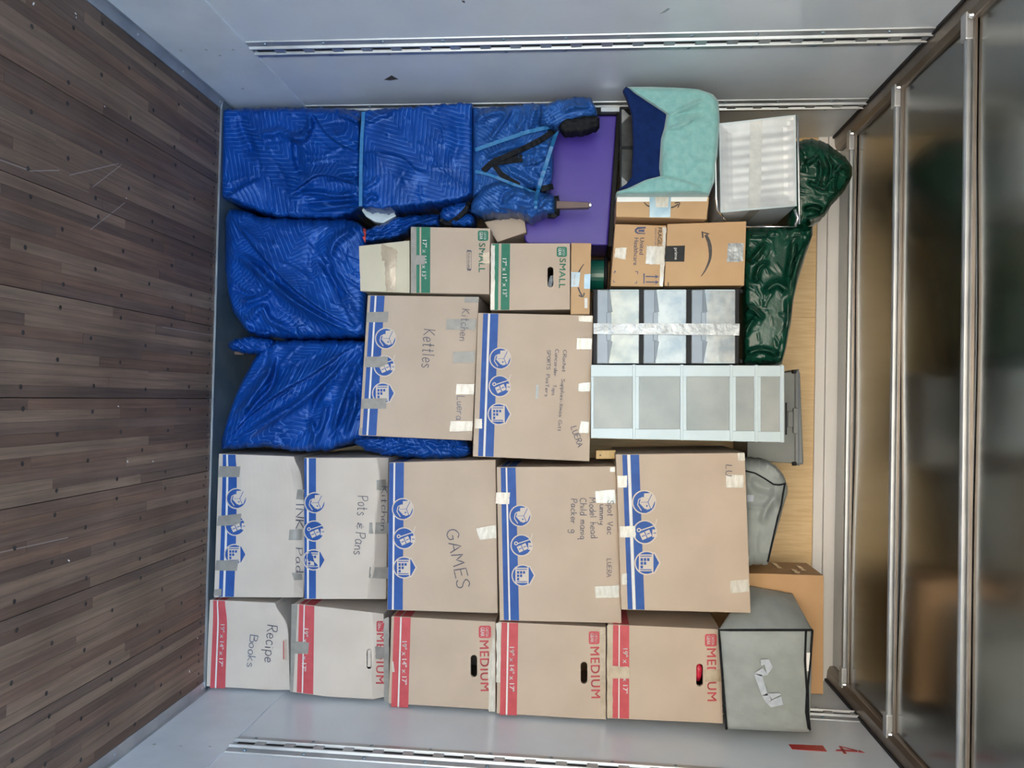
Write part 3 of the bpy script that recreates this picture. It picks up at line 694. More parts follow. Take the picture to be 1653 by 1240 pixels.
l1.hand('INK', z(705, 440), z(705, 640), 13, seed=9); l1.hand('Pad', z(703, 785), z(703, 975), 11, seed=10)
def wl2(a, b):
    c_ = .84+.045*np.sin(a*4.4+.3)+.02*np.sin(a*11); return .010*np.sin(a*4+1)*b - .055*np.clip((b-c_)/(1-c_), 0, 1)
l2 = large([(491, 739), (491.5, 967.5), (623, 967.5), (627, 739)], 'crushed large carton with blue stripes marked Pots and Pans', (-.0, .03, .055, .14), (z(850, 437), z(845, 655), z(840, 877)), 15.4, M_cardp, warp=wl2, bulge=.014, n=(44, 40))
l2.hand('Pots', z(1180, 385), z(1178, 535), 16.5, seed=11); l2.hand('&', z(1175, 590), z(1175, 640), 11, seed=12); l2.hand('Pans', z(1165, 665), z(1150, 835), 16.0, seed=13)
for q in ((z(1325, 262), z(1325, 340), z(1400, 340), z(1395, 258)), (z(1270, 590), z(1265, 675), z(1430, 678), z(1438, 590)), (z(1272, 932), z(1265, 1015), z(1420, 1025), z(1428, 935))): l2.grid('tape', q, M_duct, h=.003)
l2.hand('Kitchen', z(1365, 310), z(1358, 650), 9.5, seed=14, h=.005)
z = zm(610, 730, 4.1325)
l3 = large([(628, 746.5), (625, 985), (803.5, 990.5), (800, 742)], 'large carton with blue stripes marked GAMES', (.004, .042, .06, .14), (z(167, 380), z(175, 575), z(175, 770)), 16.0, wrap=.3)
l3.hand('GAMES', z(452, 525), z(530, 915), 20, seed=15, wd=.07)
l3.grid('tape', [z(655, 510), z(680, 588), z(790, 570), z(785, 485)], M_clear, h=.0022, rag=.5)
l3.grid('tape', [z(70, 95), z(70, 130), z(620, 118), z(600, 80)], M_clear, h=.0014, n=(10, 3)) if False else None
l4 = large([(801.5, 754), (806.5, 1002), (1003.5, 1006.5), (994, 753)], 'large carton with blue stripes and five handwritten lines, below the topmost one', (.035, .075, .09, .16), (z(950, 425), z(958, 622), z(965, 823)), 16.0, wrap=.3, off=-.01)
for t, a, b, c in (('Spot Vac', (1535, 322), (1530, 552), 9.5), ('ummy', (1480, 350), (1478, 485), 9), ('Model head', (1410, 305), (1420, 575), 10.5), ('Child maniq', (1350, 308), (1350, 585), 10.5), ('Packer g', (1290, 312), (1285, 540), 10), ('LUERA', (1527, 712), (1527, 835), 7.5)):
    l4.hand(t, z(*a), z(*b), c, seed=len(t)+20, wd=.1)
for q in ((z(1450, 262), z(1455, 338), z(1588, 342), z(1580, 250)), (z(1448, 898), z(1452, 972), z(1610, 972), z(1608, 888)), (z(788, 270), z(785, 345), z(875, 348), z(880, 270)), (z(1550, 100), z(1550, 132), z(1582, 132), z(1582, 98))): l4.grid('tape', q, M_clear, h=.0024, rag=.5)
z = zm(980, 720, 4.43)
l5 = large([(994, 733.5), (1003, 984.5), (1212, 990), (1202.5, 731)], 'topmost large carton with blue stripes, no words but LU under tape', (.05, .087, .113, .18), (z(265, 402), z(270, 617), z(283, 837)), 17.6, off=-.02, mat=M_card)
l5.hand('LU', z(852, 135), z(848, 215), 10, seed=31, wd=.09)
for q in ((z(850, 207), z(848, 298), z(975, 300), z(975, 207)), (z(878, 965), z(885, 1052), z(1015, 1040), z(1005, 955)), (z(75, 215), z(78, 298), z(142, 298), z(142, 212)), (z(92, 575), z(95, 655), z(205, 652), z(200, 572)), (z(105, 915), z(108, 995), z(142, 990), z(142, 912)), (z(935, 52), z(935, 105), z(985, 105), z(982, 50))): l5.grid('tape', q, M_clear, h=.0024, rag=.5)
z = zm(570, 460, 4.276)
l6 = large([(593.5, 476.5), (579.5, 703), (762, 711.5), (773, 479)], 'large carton with blue stripes marked Kettles, resting on the blue blankets', (.027, .064, .082, .153), (z(225, 370), z(215, 560), z(205, 748)), 15.6, off=-.01)
l6.hand('Kettles', z(490, 305), z(470, 570), 19, seed=41); l6.hand('Kitchen', z(752, 165), z(735, 385), 13, seed=42); l6.hand('Luera', z(720, 765), z(712, 935), 12, M_inkblue, seed=43)
for q in ((z(98, 188), z(92, 258), z(238, 258), z(245, 185)), (z(85, 495), z(80, 568), z(235, 570), z(240, 495)), (z(62, 785), z(55, 855), z(228, 855), z(230, 782)), (z(645, 235), z(640, 308), z(845, 310), z(852, 235)), (z(692, 462), z(688, 540), z(838, 535), z(842, 458)), (z(770, 85), z(768, 122), z(865, 122), z(868, 82)), (z(42, 985), z(38, 1035), z(62, 1035), z(65, 985))): l6.grid('tape', q, M_duct, h=.0022)
for q in ((z(712, 685), z(710, 755), z(832, 758), z(838, 682)), (z(672, 942), z(665, 1012), z(822, 1010), z(828, 938))): l6.grid('tape', q, M_clear, h=.0026, rag=.6)
z = zm(750, 490, 4.59)
l7 = large([(771.5, 505), (763, 737), (951.5, 745), (957.5, 509)], 'large carton with blue stripes beside Kettles, faint pen lines on crochet and sports things', (.046, .088, .108, .178), (z(265, 408), z(260, 613), z(252, 820)), 16.0, off=-.02)
l7.hand('CRochet', z(732, 345), z(722, 505), 5.5, seed=51, wd=.12); l7.hand('Supplies-Xmas Gitt', z(718, 560), z(690, 945), 5.5, seed=52, wd=.12)
l7.hand('Concorder', z(672, 340), z(660, 540), 5.5, seed=53, wd=.12); l7.hand('Tops', z(655, 600), z(645, 680), 5.5, seed=54, wd=.12)
l7.hand('SPORTS', z(612, 345), z(608, 490), 5.5, seed=55, wd=.12); l7.hand('PosTers', z(605, 525), z(595, 690), 5.5, seed=56, wd=.12); l7.hand('LUERA', z(788, 918), z(838, 1070), 9.5, seed=57, wd=.12)
for q in ((z(845, 95), z(848, 135), z(948, 138), z(950, 92)), (z(832, 258), z(828, 338), z(940, 342), z(945, 258)), (z(845, 592), z(842, 650), z(930, 652), z(935, 582)), (z(862, 870), z(845, 960), z(918, 962), z(922, 875)), (z(82, 855), z(78, 925), z(128, 930), z(130, 855))): l7.grid('tape', q, M_clear, h=.0024, rag=.5)
l7.grid('smudge', [z(530, 605), z(525, 705), z(545, 705), z(548, 600)], noise_mat('pale_blue_smudge', (.42, .46, .46), (.5, .5, .47), 30, .6), h=.001)

# ------------------------------------------------------------------ the small cartons (green print)
GS = 'small green-striped cartons'
def small(quad, label, st, dims, sm, badge, slot=None, off=0.0):
    c = Carton('small_carton', label, 'box', quad, depth=.43, mat=M_card, bulge=.003, group=GS, slots=[slot] if slot else (), off=off)
    for a, b in st: c.band('stripe', a, b, M_green, wrap=.0)
    c.print('17" x 11" x 13"', *dims, M_white_print, .022)
    c.print('SMALL', *sm, M_green, .022, spacing=1.1); rbadge(c, *badge, M_green, ('CARTON', 'GEAR')); return c
z = zm(570, 340, 4.032)
s1 = small([(663, 366), (663, 473), (790, 475), (791.5, 368.5)], 'small carton with green stripes and its hand slot unpunched, above the Kettles carton', ((.07, .112), (.132, .247)), (z(453, 192), z(448, 445), 6.6), (z(820, 212), z(818, 402), 10.0), (z(812, 0)[0], z(880, 0)[0], z(0, 130)[1], z(0, 197)[1]), off=-.01)
s1.grid('tape', [z(376, 108), z(378, 530), z(412, 530), z(412, 108)], M_duct, h=.0012, n=(12, 3)); s1.grid('tape', [z(412, 290), z(410, 352), z(465, 352), z(470, 292)], M_duct, h=.0026); s1.grid('tape', [z(845, 275), z(845, 345), z(888, 345), z(888, 272)], M_browntape, h=.0024, rag=.5)
so_ = [(x, y) for x, y in ((740, 262), (744, 257), (766, 257), (771, 265), (769, 385), (764, 391), (746, 391), (741, 384))]
pts = [z(*p) for p in so_]; inn = [tuple(np.array(z(755, 324))*.16+np.array(p)*.84) for p in pts]
s1.mark('slot_outline', pts+inn, [[i, (i+1) % 8, 8+(i+1) % 8, 8+i] for i in range(8)], M_ink, .0012)
s1.print('PUSH IN HERE', z(748, 275), z(746, 385), 3.0, M_ink, .01)
s2 = small([(793, 393), (791.5, 501), (920, 499.5), (920, 393)], 'small carton with green stripes and an open hand slot, above the handwritten crochet carton', ((.015, .097), (.13, .24)), (z(972, 312), z(975, 562), 6.6), (z(1345, 312), z(1340, 505), 10.0), (z(1325, 0)[0], z(1392, 0)[0], z(0, 236)[1], z(0, 301)[1]), slot=(z(1265, 0)[0], z(1304, 0)[0], z(0, 366)[1], z(0, 500)[1]), off=-.01)
s2.grid('tape', [z(897, 225), z(895, 645), z(922, 645), z(922, 225)], M_clear, h=.0014, n=(14, 2), rag=.6)
p = unproj(*z(1285, 470), s2.Y); mb = MB(); mb.tube([p+np.array([-.03, .05, .006]), p+np.array([.016, .03, -.006])], .012, 8); mb.build('grey_packing', noise_mat('grey_packing', (.16, .18, .2), (.4, .42, .44), 30, .4), s2.o)

# ------------------------------------------------------------------ other cartons
def smile(face, pts, w, mat=None):
    P = spline(pts, 6); t = np.gradient(P, axis=0); t /= np.linalg.norm(t, axis=1, keepdims=True); nn = np.stack([-t[:, 1], t[:, 0]], 1)
    k = np.linspace(0, 1, len(P)); wd = (w[0]+(w[1]-w[0])*np.minimum(k/.7, 1)*(1-.25*np.maximum(k-.7, 0)/.3))[:, None]/2
    n = len(P); return face.mark('smile_arrow', list(P+nn*wd)+list(P-nn*wd), [[i, n+i, n+i+1, i+1] for i in range(n-1)], mat or M_black_print, .0012)
c = Carton('thin_carton', 'thin brown parcel with an arrow smile, wedged on top of a small green carton', 'box', [(922, 392), (921, 507.5), (952, 507.5), (954.5, 392.5)], depth=.11, mat=M_cardo, bulge=.002, off=0)
smile(c, [z(1502, 348), z(1485, 372), z(1470, 400), z(1462, 430)], (1.0, 2.6)); smile(c, [z(1465, 500), z(1475, 528), z(1490, 555)], (2.4, 2.4)); smile(c, [z(1468, 552), z(1495, 560), z(1505, 535)], (2.4, 2.0))
c.grid('tape', [z(1420, 400), z(1418, 498), z(1468, 495), z(1480, 402)], M_bluetape, h=.0016); c.grid('tape', [z(1505, 415), z(1503, 510), z(1542, 508), z(1545, 412)], M_bluetape, h=.0016); c.grid('label_sticker', [z(1506, 570), z(1506, 635), z(1526, 635), z(1526, 570)], M_white_print, h=.0016)
c.print('prime', z(1435, 415), z(1433, 485), 4.5, M_white_print, .01, h=.0024)
c = Carton('cream_carton', 'cream cardboard carton with crumpled brown tape, between blue blanket and small green carton', 'box', [(579, 397), (581.5, 470), (661.5, 473), (661, 388)], depth=.34, mat=M_cream, bulge=.012, off=-.005)
c.grid('tape', [z(182, 215), z(185, 330), z(280, 330), z(285, 250)], M_browntape, h=.002, rag=1.2, n=(8, 6)); c.grid('tape', [z(205, 330), z(215, 525), z(275, 520), z(282, 325)], M_browntape, h=.0026, rag=1.0, n=(10, 5))
c = Carton('brown_carton', 'plain brown carton tilted behind the two small green cartons', 'box', [(782, 358), (803, 391), (850, 375), (845, 346)], depth=.25, mat=M_card, bulge=.002, off=.09)
z = zm(960, 340, 6.122)
u = Carton('parcel_box', 'brown healthcare parcel with navy print and arrows, beside the bigger smile parcel', 'box', [(993, 361.5), (985.5, 462), (1070.5, 463), (1075.5, 364)], depth=.32, mat=M_cardo, bulge=.005, off=-.01)
u.print('United', z(448, 268), z(442, 436), 7.0, M_navy, .008); u.print('Healthcare', z(392, 268), z(382, 540), 7.0, M_navy, .008)
u.mark('shield', [z(505, 160), z(425, 162), z(398, 185), z(395, 210), z(420, 230), z(500, 232), z(500, 224), z(430, 218), z(412, 200), z(425, 185), z(502, 178)], [[0, 1, 2, 3, 9, 10], [3, 4, 5, 6, 7, 8, 9]], M_navy, .0012)
u.mark('shield', [z(492, 186), z(432, 190), z(428, 200), z(436, 210), z(490, 212)], [[0, 1, 2, 3, 4]], M_navy, .0012)
u.print('FRAGILE', z(625, 168), z(620, 372), 6.5, M_black_print, .02); u.print('HANDLE WITH CARE', z(596, 168), z(593, 345), 2.6, M_navy, .0)
for q in ((z(195, 595), z(195, 612), z(208, 612), z(208, 595)), (z(190, 612), z(190, 622), z(196, 622), z(196, 595)), (z(400, 600), z(400, 606), z(428, 606), z(428, 600)), (z(422, 606), z(422, 628), z(428, 628), z(428, 606)), (z(183, 704), z(183, 709), z(203, 709), z(203, 704)), (z(183, 684), z(183, 709), z(188, 709), z(188, 684)), (z(395, 714), z(395, 720), z(417, 720), z(417, 714)), (z(411, 696), z(411, 720), z(417, 720), z(417, 696))): u.grid('corner_mark', q, M_navy, h=.0012, n=(1, 1))
u.grid('arrow_base', [z(481, 622), z(481, 722), z(492, 722), z(495, 622)], M_navy, h=.0012, n=(2, 1))
for y in (650, 705): u.grid('arrow_stem', [z(505, y-5), z(505, y+7), z(615, y+9), z(615, y-3)], M_navy, h=.0012, n=(1, 2)); u.mark('arrow_head', [z(600, y-16), z(600, y+22), z(635, y+3)], [[0, 1, 2]], M_navy, .0012)
u.grid('tape', [z(515, 352), z(505, 528), z(690, 532), z(700, 355)], M_clear, h=.002, rag=.8, n=(8, 8)); u.grid('tape', [z(205, 370), z(195, 465), z(305, 480), z(320, 362)], M_clear, h=.002, rag=1.0, n=(6, 6)); u.grid('tape', [z(645, 530), z(640, 745), z(672, 748), z(692, 532)], M_clear, h=.0016, rag=.6, n=(8, 2)); u.grid('tape', [z(672, 165), z(672, 350), z(700, 350), z(708, 165)], M_clear, h=.0016, rag=.6, n=(8, 2))
a_ = Carton('parcel_box', 'brown parcel with a big black smile arrow and black tape, above the clear drawers', 'box', [(1077.5, 361.5), (1072.5, 462), (1201.5, 461), (1205, 357)], depth=.34, mat=M_cardo, bulge=.004, off=-.005)
smile(a_, [z(1052, 650), z(1095, 585), z(1135, 490), z(1143, 400), z(1128, 310), z(1098, 240)], (1.2, 6.2))
a_.mark('arrow_head', [z(1062, 275), z(1055, 205), z(1138, 228), z(1120, 240), z(1073, 220), z(1076, 268)], [[0, 1, 4, 5], [1, 2, 3, 4]], M_black_print, .0012)
a_.grid('tape', [z(702, 350), z(692, 505), z(885, 505), z(892, 345)], M_blacktape, h=.0018, n=(8, 8)); a_.print('prime', z(790, 370), z(790, 485), 5, M_whitetrim, .01, h=.003)
a_.grid('tape', [z(1318, 325), z(1305, 512), z(1470, 500), z(1472, 322)], M_silvertape, h=.002, rag=.8, n=(8, 8)); a_.grid('corner_mark', [z(722, 710), z(722, 748), z(732, 748), z(732, 708)], M_black_print, h=.0012, n=(1, 1))
z = zm(960, 120, 3.445)
tb = Carton('parcel_box', 'brown parcel with pale blue tape under the teal towel', 'box', [(995, 318), (994.5, 350), (1141, 354), (1145, 318)], depth=.30, mat=M_cardo, bulge=.002, off=-.04)
tb.grid('white_edge', [(996, 315.5), (996, 326), (1141, 325), (1143, 315.5)], M_whitetrim, h=.003, n=(8, 2)); tb.grid('tape', [z(305, 672), z(305, 795), z(420, 795), z(425, 672)], M_bluetape, h=.0045, n=(4, 6)); tb.grid('tape', [z(335, 672), z(340, 740), z(408, 740), z(412, 672)], M_clear, h=.006, n=(4, 4))
smile(tb, [z(275, 712), z(290, 728), z(305, 735)], (1.5, 2.2)); smile(tb, [z(425, 742), z(445, 735), z(465, 722)], (2.2, 2.2)); smile(tb, [z(445, 716), z(472, 715), z(462, 742)], (2.0, 1.6)); tb.print('prime', z(365, 345), z(365, 405), 1, M_whitetrim) if False else None
tb.print('prime', (z(345, 0)[0]+12, z(0, 740)[1]), (z(345, 0)[0]+12, z(0, 775)[1]), 2.5, M_white_print, h=.007) if False else None
bb_ = Carton('tall_carton', 'tall plain brown carton behind the grey bag, its taped flap open by the roof', 'box', [(1193, 925), (1190, 1118), (1329, 1121), (1330, 929)], depth=.24, mat=noise_mat('tan_cardboard', (.52, .31, .15), (.57, .35, .18), 5, .7, .25, 200, bdist=.0006), bulge=.002, off=.24)
pl = unproj(1330, 929, bb_.Y); zt = pl[2]; xl = pl[0]
for (z0_, d0, d1) in ((-.05, .07, .16), (-.09, .02, .08), (-.14, .10, .2)):
    mb = MB(); mb.box(xl-.003, xl-.0008, bb_.Y+d0, bb_.Y+d1, zt+z0_-.018, zt+z0_); mb.build('tape', M_browntape, bb_.o)

# ------------------------------------------------------------------ soft things: wrapped furniture, bags, towels
def blanket_mat(name, c1, c2, stitch, S=.027, P=.25, K=1.2):
    """quilted nylon: puffed cloth with chevron rows of pale stitching, laid out in cloth metres"""
    m, nt, b, N, L = new_mat(name); setp(b, c1, .34, spec=.5); b.inputs['Specular Tint'].default_value = (.35, .55, 1, 1)
    uv = N.new('ShaderNodeUVMap'); uv.uv_map = 'uv'; sx = N.new('ShaderNodeSeparateXYZ'); L.new(uv.outputs[0], sx.inputs[0])
    nzu = N.new('ShaderNodeTexNoise'); nzu.inputs['Scale'].default_value = 9; L.new(uv.outputs[0], nzu.inputs['Vector'])
    tri = math_node(N, L, 'PINGPONG', sx.outputs[0], P/2)
    w = math_node(N, L, 'ADD', math_node(N, L, 'ADD', sx.outputs[1], math_node(N, L, 'MULTIPLY', tri, K)), math_node(N, L, 'MULTIPLY', nzu.outputs[0], .007))
    d = math_node(N, L, 'PINGPONG', w, S/2)                       # 0 on the stitch row
    ln = N.new('ShaderNodeMapRange'); ln.inputs[1].default_value = .0008; ln.inputs[2].default_value = .0021; ln.inputs[3].default_value = 1; ln.inputs[4].default_value = 0; L.new(d, ln.inputs[0])
    nb = N.new('ShaderNodeTexNoise'); nb.inputs['Scale'].default_value = 14; nb.inputs['Detail'].default_value = 3; L.new(uv.outputs[0], nb.inputs['Vector'])
    vis = N.new('ShaderNodeMapRange'); vis.inputs[1].default_value = .38; vis.inputs[2].default_value = .62; vis.inputs[3].default_value = .10; vis.inputs[4].default_value = .58; L.new(nb.outputs[0], vis.inputs[0])
    fac = math_node(N, L, 'MULTIPLY', ln.outputs[0], vis.outputs[0])
    n3 = N.new('ShaderNodeTexNoise'); n3.inputs['Scale'].default_value = 7; n3.inputs['Detail'].default_value = 5; L.new(uv.outputs[0], n3.inputs['Vector'])
    cr = N.new('ShaderNodeValToRGB'); cr.color_ramp.elements[0].color = (*c1, 1); cr.color_ramp.elements[1].color = (*c2, 1); cr.color_ramp.elements[0].position = .35; cr.color_ramp.elements[1].position = .65
    L.new(n3.outputs[0], cr.inputs[0])
    mx_ = N.new('ShaderNodeMix'); mx_.data_type = 'RGBA'; L.new(fac, mx_.inputs[0]); L.new(cr.outputs[0], mx_.inputs[6]); mx_.inputs[7].default_value = (*stitch, 1)
    L.new(mx_.outputs[2], b.inputs['Base Color'])
    puff = N.new('ShaderNodeMapRange'); puff.interpolation_type = 'SMOOTHSTEP'; puff.inputs[1].default_value = 0; puff.inputs[2].default_value = S/2; L.new(d, puff.inputs[0])
    n4 = N.new('ShaderNodeTexNoise'); n4.inputs['Scale'].default_value = 55; n4.inputs['Detail'].default_value = 3; L.new(uv.outputs[0], n4.inputs['Vector'])
    hsum = math_node(N, L, 'ADD', math_node(N, L, 'MULTIPLY', puff.outputs[0], .16), math_node(N, L, 'MULTIPLY', n4.outputs[0], .5))
    bp = N.new('ShaderNodeBump'); bp.inputs['Strength'].default_value = .7; bp.inputs['Distance'].default_value = .0045
    L.new(hsum, bp.inputs['Height']); L.new(bp.outputs[0], b.inputs['Normal'])
    return m
M_blanket = blanket_mat('blue_quilted_blanket', (.0015, .036, .21), (.003, .056, .30), (.13, .30, .68))
M_blanket2 = blanket_mat('blue_quilted_blanket_worn', (.008, .058, .24), (.018, .095, .34), (.22, .38, .68), S=.022)
M_strapblue = noise_mat('light_blue_strap', (.018, .15, .36), (.03, .19, .42), 60, .45, .3, 300, bdist=.0006)
M_strapred = noise_mat('red_strap', (.55, .06, .04), (.65, .09, .06), 60, .5)
M_bag = noise_mat('dark_green_plastic_bag', (.003, .040, .024), (.005, .054, .032), 9, .2, .6, 40, bdist=.004, rough2=.26, spec=.42)
M_greyfab = noise_mat('grey_nonwoven_fabric', (.26, .285, .275), (.31, .335, .325), 14, .6, .45, 26, bdist=.005, sheen=.1)
M_teal = noise_mat('teal_terry_towel', (.19, .42, .41), (.25, .49, .47), 40, .9, .8, 260, bdist=.002, sheen=.5)
M_navytowel = noise_mat('navy_terry_towel', (.002, .014, .082), (.004, .020, .105), 40, .9, .7, 260, bdist=.002, sheen=.04, spec=.2)
M_wood = noise_mat('brown_furniture_wood', (.13, .07, .05), (.20, .11, .08), 20, .4, stretch=(4, 4, 1))

def segdist(P, pts):
    """distance, signed side and travel (0..1) of points P to a polyline"""
    pts = np.asarray(pts, float); best = np.full(len(P), 1e9); sg = np.zeros(len(P)); tr = np.zeros(len(P))
    L_ = np.r_[0, np.cumsum(np.linalg.norm(np.diff(pts, axis=0), axis=1))]
    for i in range(len(pts)-1):
        a, b = pts[i], pts[i+1]; ab = b-a; l2 = ab@ab+1e-9
        t = np.clip(((P-a)@ab)/l2, 0, 1); c = a+t[:, None]*ab; d = np.linalg.norm(P-c, axis=1)
        m = d < best; best[m] = d[m]
        cr = (ab[0]*(P[:, 1]-a[1])-ab[1]*(P[:, 0]-a[0])); sg[m] = np.sign(cr[m]); tr[m] = (L_[i]+t[m]*math.sqrt(l2))/L_[-1]
    return best, best*sg, tr
class Sheet(Face):
    """stuffed cloth front: outline given as edge pairs along one picture axis, folds as ridges and overlaps"""
    def __init__(s, name, edges, axis='x', off=0.0, Y=None, thick=.3, rnd=14, rdep=.05, folds=(), wr=(), mat=None, parent=None, res=1.9, uv=(0, 0), uvs=1/385, seed=0, gain=2.3, puff=0.0, smooth_edges=True, wob=1.3, slope=0.0, back=None):
        s.axis = axis; s.gain = gain; e = np.array(edges, float)
        k = np.linspace(e[0, 0], e[-1, 0], 200); s.k = k
        s.lo_ = np.interp(k, e[:, 0], e[:, 1]); s.hi_ = np.interp(k, e[:, 0], e[:, 2])
        if smooth_edges:
            ker = np.hanning(9); ker /= ker.sum()
            for arr in (s.lo_, s.hi_): arr[:] = np.convolve(np.pad(arr, 4, mode='edge'), ker, 'valid')
        s.a0, s.a1 = e[0, 0], e[-1, 0]
        if wob and smooth_edges:
            for q_, arr in enumerate((s.lo_, s.hi_)):
                kk = k+seed*13.7+q_*50; arr += wob*(.6*np.sin(kk*.21)+.5*np.sin(kk*.47+1)+.35*np.sin(kk*.93+2))*np.minimum(1, np.minimum(k-k[0], k[-1]-k)/10)
        c = ((s.a0+s.a1)/2, (e[:, 1].mean()+e[:, 2].mean())/2); c = c if axis == 'x' else c[::-1]; s.c = c
        s.Y = (stackY(*c)+off) if Y is None else Y
        s.rnd = rnd; s.rdep = rdep; s.folds = folds; s.puff = puff; s.slope = slope
        rg = random.Random(seed+11); s.wr = []
        for (n_, ang, spread, ln, wd, amp) in wr:
            for _ in range(n_):
                a = rg.uniform(s.a0, s.a1); lo = np.interp(a, s.k, s.lo_); hi = np.interp(a, s.k, s.hi_); q = rg.uniform(lo, hi)
                p = np.array((a, q) if axis == 'x' else (q, a)); th = math.radians(ang+rg.gauss(0, spread)); l = ln*rg.uniform(.5, 1.4)
                d = np.array([math.cos(th), math.sin(th)])*l/2; bend = np.array([-d[1], d[0]])*rg.uniform(-.25, .25)
                s.wr.append((np.array([p-d, p+bend, p+d]), wd*rg.uniform(.7, 1.4), amp*rg.uniform(.4, 1.2)*rg.choice((1, 1, -1))))
        na = max(6, int(abs(s.a1-s.a0)/res)); nb = max(6, int((s.hi_-s.lo_).max()/res))
        A = np.linspace(s.a0, s.a1, na+1); T = np.linspace(0, 1, nb+1)
        LO = np.interp(A, k, s.lo_); HI = np.interp(A, k, s.hi_)
        AA = np.repeat(A[:, None], nb+1, 1); BB = LO[:, None]+(HI-LO)[:, None]*T[None, :]
        PX, PY = (AA, BB) if axis == 'x' else (BB, AA)
        V2 = np.stack([PX.ravel(), PY.ravel()], 1)
        D = s.depth(V2[:, 0], V2[:, 1]); P = s.place(V2[:, 0], V2[:, 1], D)
        F = []; idx = np.arange((na+1)*(nb+1)).reshape(na+1, nb+1)
        a = idx[:-1, :-1].ravel(); b = idx[1:, :-1].ravel(); c_ = idx[1:, 1:].ravel(); d = idx[:-1, 1:].ravel()
        F = np.stack([a, b, c_, d], 1).tolist()
        ring = list(idx[:-1, 0])+list(idx[-1, :-1])+list(idx[:0:-1, -1])+list(idx[0, :0:-1])
        yb = min((s.Y+thick) if back is None else back, YB-.006); B = P[ring].copy(); cB = B.mean(0); B[:, 1] = yb
        b0 = len(P); m = len(ring); P = np.vstack([P, B]); F += [[ring[i], ring[(i+1) % m], b0+(i+1) % m, b0+i] for i in range(m)]; F.append([b0+i for i in range(m)])
        P[:, 2] = np.clip(P[:, 2], .0068, H+.03)
        # cloth coordinates: turned, and dragged a little by the folds so stitching bends with them
        th = math.radians(uv[0]); dz = (s.Y-D)*uv[1]*.5
        U = ((V2[:, 0]-c[0])*math.cos(th)-(V2[:, 1]-c[1])*math.sin(th))*uvs+dz*.9; W = ((V2[:, 0]-c[0])*math.sin(th)+(V2[:, 1]-c[1])*math.cos(th))*uvs+dz*.6
        uvv = np.vstack([np.stack([U, W], 1), np.stack([U[ring], W[ring]+.1], 1)])+5.0
        s.o = mk(name, P, F, mat or M_blanket, parent, smooth=True, uv=uvv); fix_normals(s.o)
    def place(s, px, py, D):
        P = unproj(px, py, D); d = P-CAM; lim = -W2+.0185
        m = P[:, 0] < lim
        if m.any():
            f = (lim-CAM[0])/d[m, 0]; P[m] = CAM+d[m]*f[:, None]
        lim = W2-.0185; d = P-CAM; m = P[:, 0] > lim
        if m.any(): P[m] = CAM+d[m]*((lim-CAM[0])/d[m, 0])[:, None]
        return P
    def lift(s, V, h): return s.place(V[:, 0], V[:, 1], s.depth(V[:, 0], V[:, 1])-h)
    def depth(s, px, py):
        px = np.asarray(px, float); py = np.asarray(py, float); P = np.stack([px, py], 1)
        A, B = (px, py) if s.axis == 'x' else (py, px)
        lo = np.interp(A, s.k, s.lo_); hi = np.interp(A, s.k, s.hi_)
        d = np.minimum.reduce([B-lo, hi-B, A-s.a0, s.a1-A]).clip(0)
        q = 1-np.minimum(d/s.rnd, 1); rr = s.rdep*(1-np.sqrt(np.maximum(1-q*q, 0)))
        h = np.zeros(len(P))
        if s.puff:
            u_ = ((B-lo)/(hi-lo+1e-6)).clip(0, 1); v_ = ((A-s.a0)/(s.a1-s.a0)).clip(0, 1); h += s.puff*np.sqrt((16*u_*(1-u_)*v_*(1-v_)).clip(0))
        for f in s.folds:
            kind, pts, amp, w = f[:4]; amp = amp*s.gain; dd, sd, tr = segdist(P, spline(pts, 4) if len(pts) > 2 else pts)
            tp = np.clip(np.minimum(tr, 1-tr)*5, 0, 1) if len(f) < 5 else np.clip((1-tr)*4, 0, 1)*np.clip(tr*30, 0, 1)
            if kind == 'r': h += amp*np.exp(-(dd/w)**2)*tp
            elif kind == 'o': h += amp*tp*np.where(sd > 0, np.exp(-sd/(w*5)), np.exp(-(sd/(w*.5))**2))     # overlap: sharp on one side
            elif kind == 'v': h -= amp*np.exp(-(dd/w)**2)*tp
        for pts, w, amp in s.wr:
            mn = pts.min(0)-4*w; mxx = pts.max(0)+4*w
            m = (px > mn[0]) & (px < mxx[0]) & (py > mn[1]) & (py < mxx[1])
            if m.any():
                dd, sd, tr = segdist(P[m], pts); h[m] += 1.4*amp*np.exp(-(dd/w)**2)*np.clip(np.minimum(tr, 1-tr)*4, 0, 1)
        edge = np.clip(d/6, 0, 1)
        return s.Y+rr-h*edge+s.slope*(px-s.c[0])
    def strap(s, name, pts, w, mat, h=.004, parent=None, thick=.003):
        P = np.array(pts, float); L_ = np.linalg.norm(np.diff(P, axis=0), axis=1).sum(); n = max(4, int(L_/4))
        t = np.r_[0, np.cumsum(np.linalg.norm(np.diff(P, axis=0), axis=1))]; k = np.linspace(0, t[-1], n+1); Q = np.stack([np.interp(k, t, P[:, 0]), np.interp(k, t, P[:, 1])], 1)
        tg = np.gradient(Q, axis=0); tg /= np.linalg.norm(tg, axis=1, keepdims=True)+1e-9; nn = np.stack([-tg[:, 1], tg[:, 0]], 1)*w/2
        A = s.lift(Q+nn, h); B = s.lift(Q-nn, h); ym = np.minimum(A[:, 1], B[:, 1]); ker = np.ones(5)/5
        ym = np.minimum(ym, np.convolve(np.pad(ym, 2, mode='edge'), ker, 'valid'))
        A = s.place(Q[:, 0]+nn[:, 0], Q[:, 1]+nn[:, 1], ym); B = s.place(Q[:, 0]-nn[:, 0], Q[:, 1]-nn[:, 1], ym)
        A2 = A+np.array([0, thick, 0]); B2 = B+np.array([0, thick, 0]); m = n+1
        V = np.vstack([A, B, A2, B2]); F = []
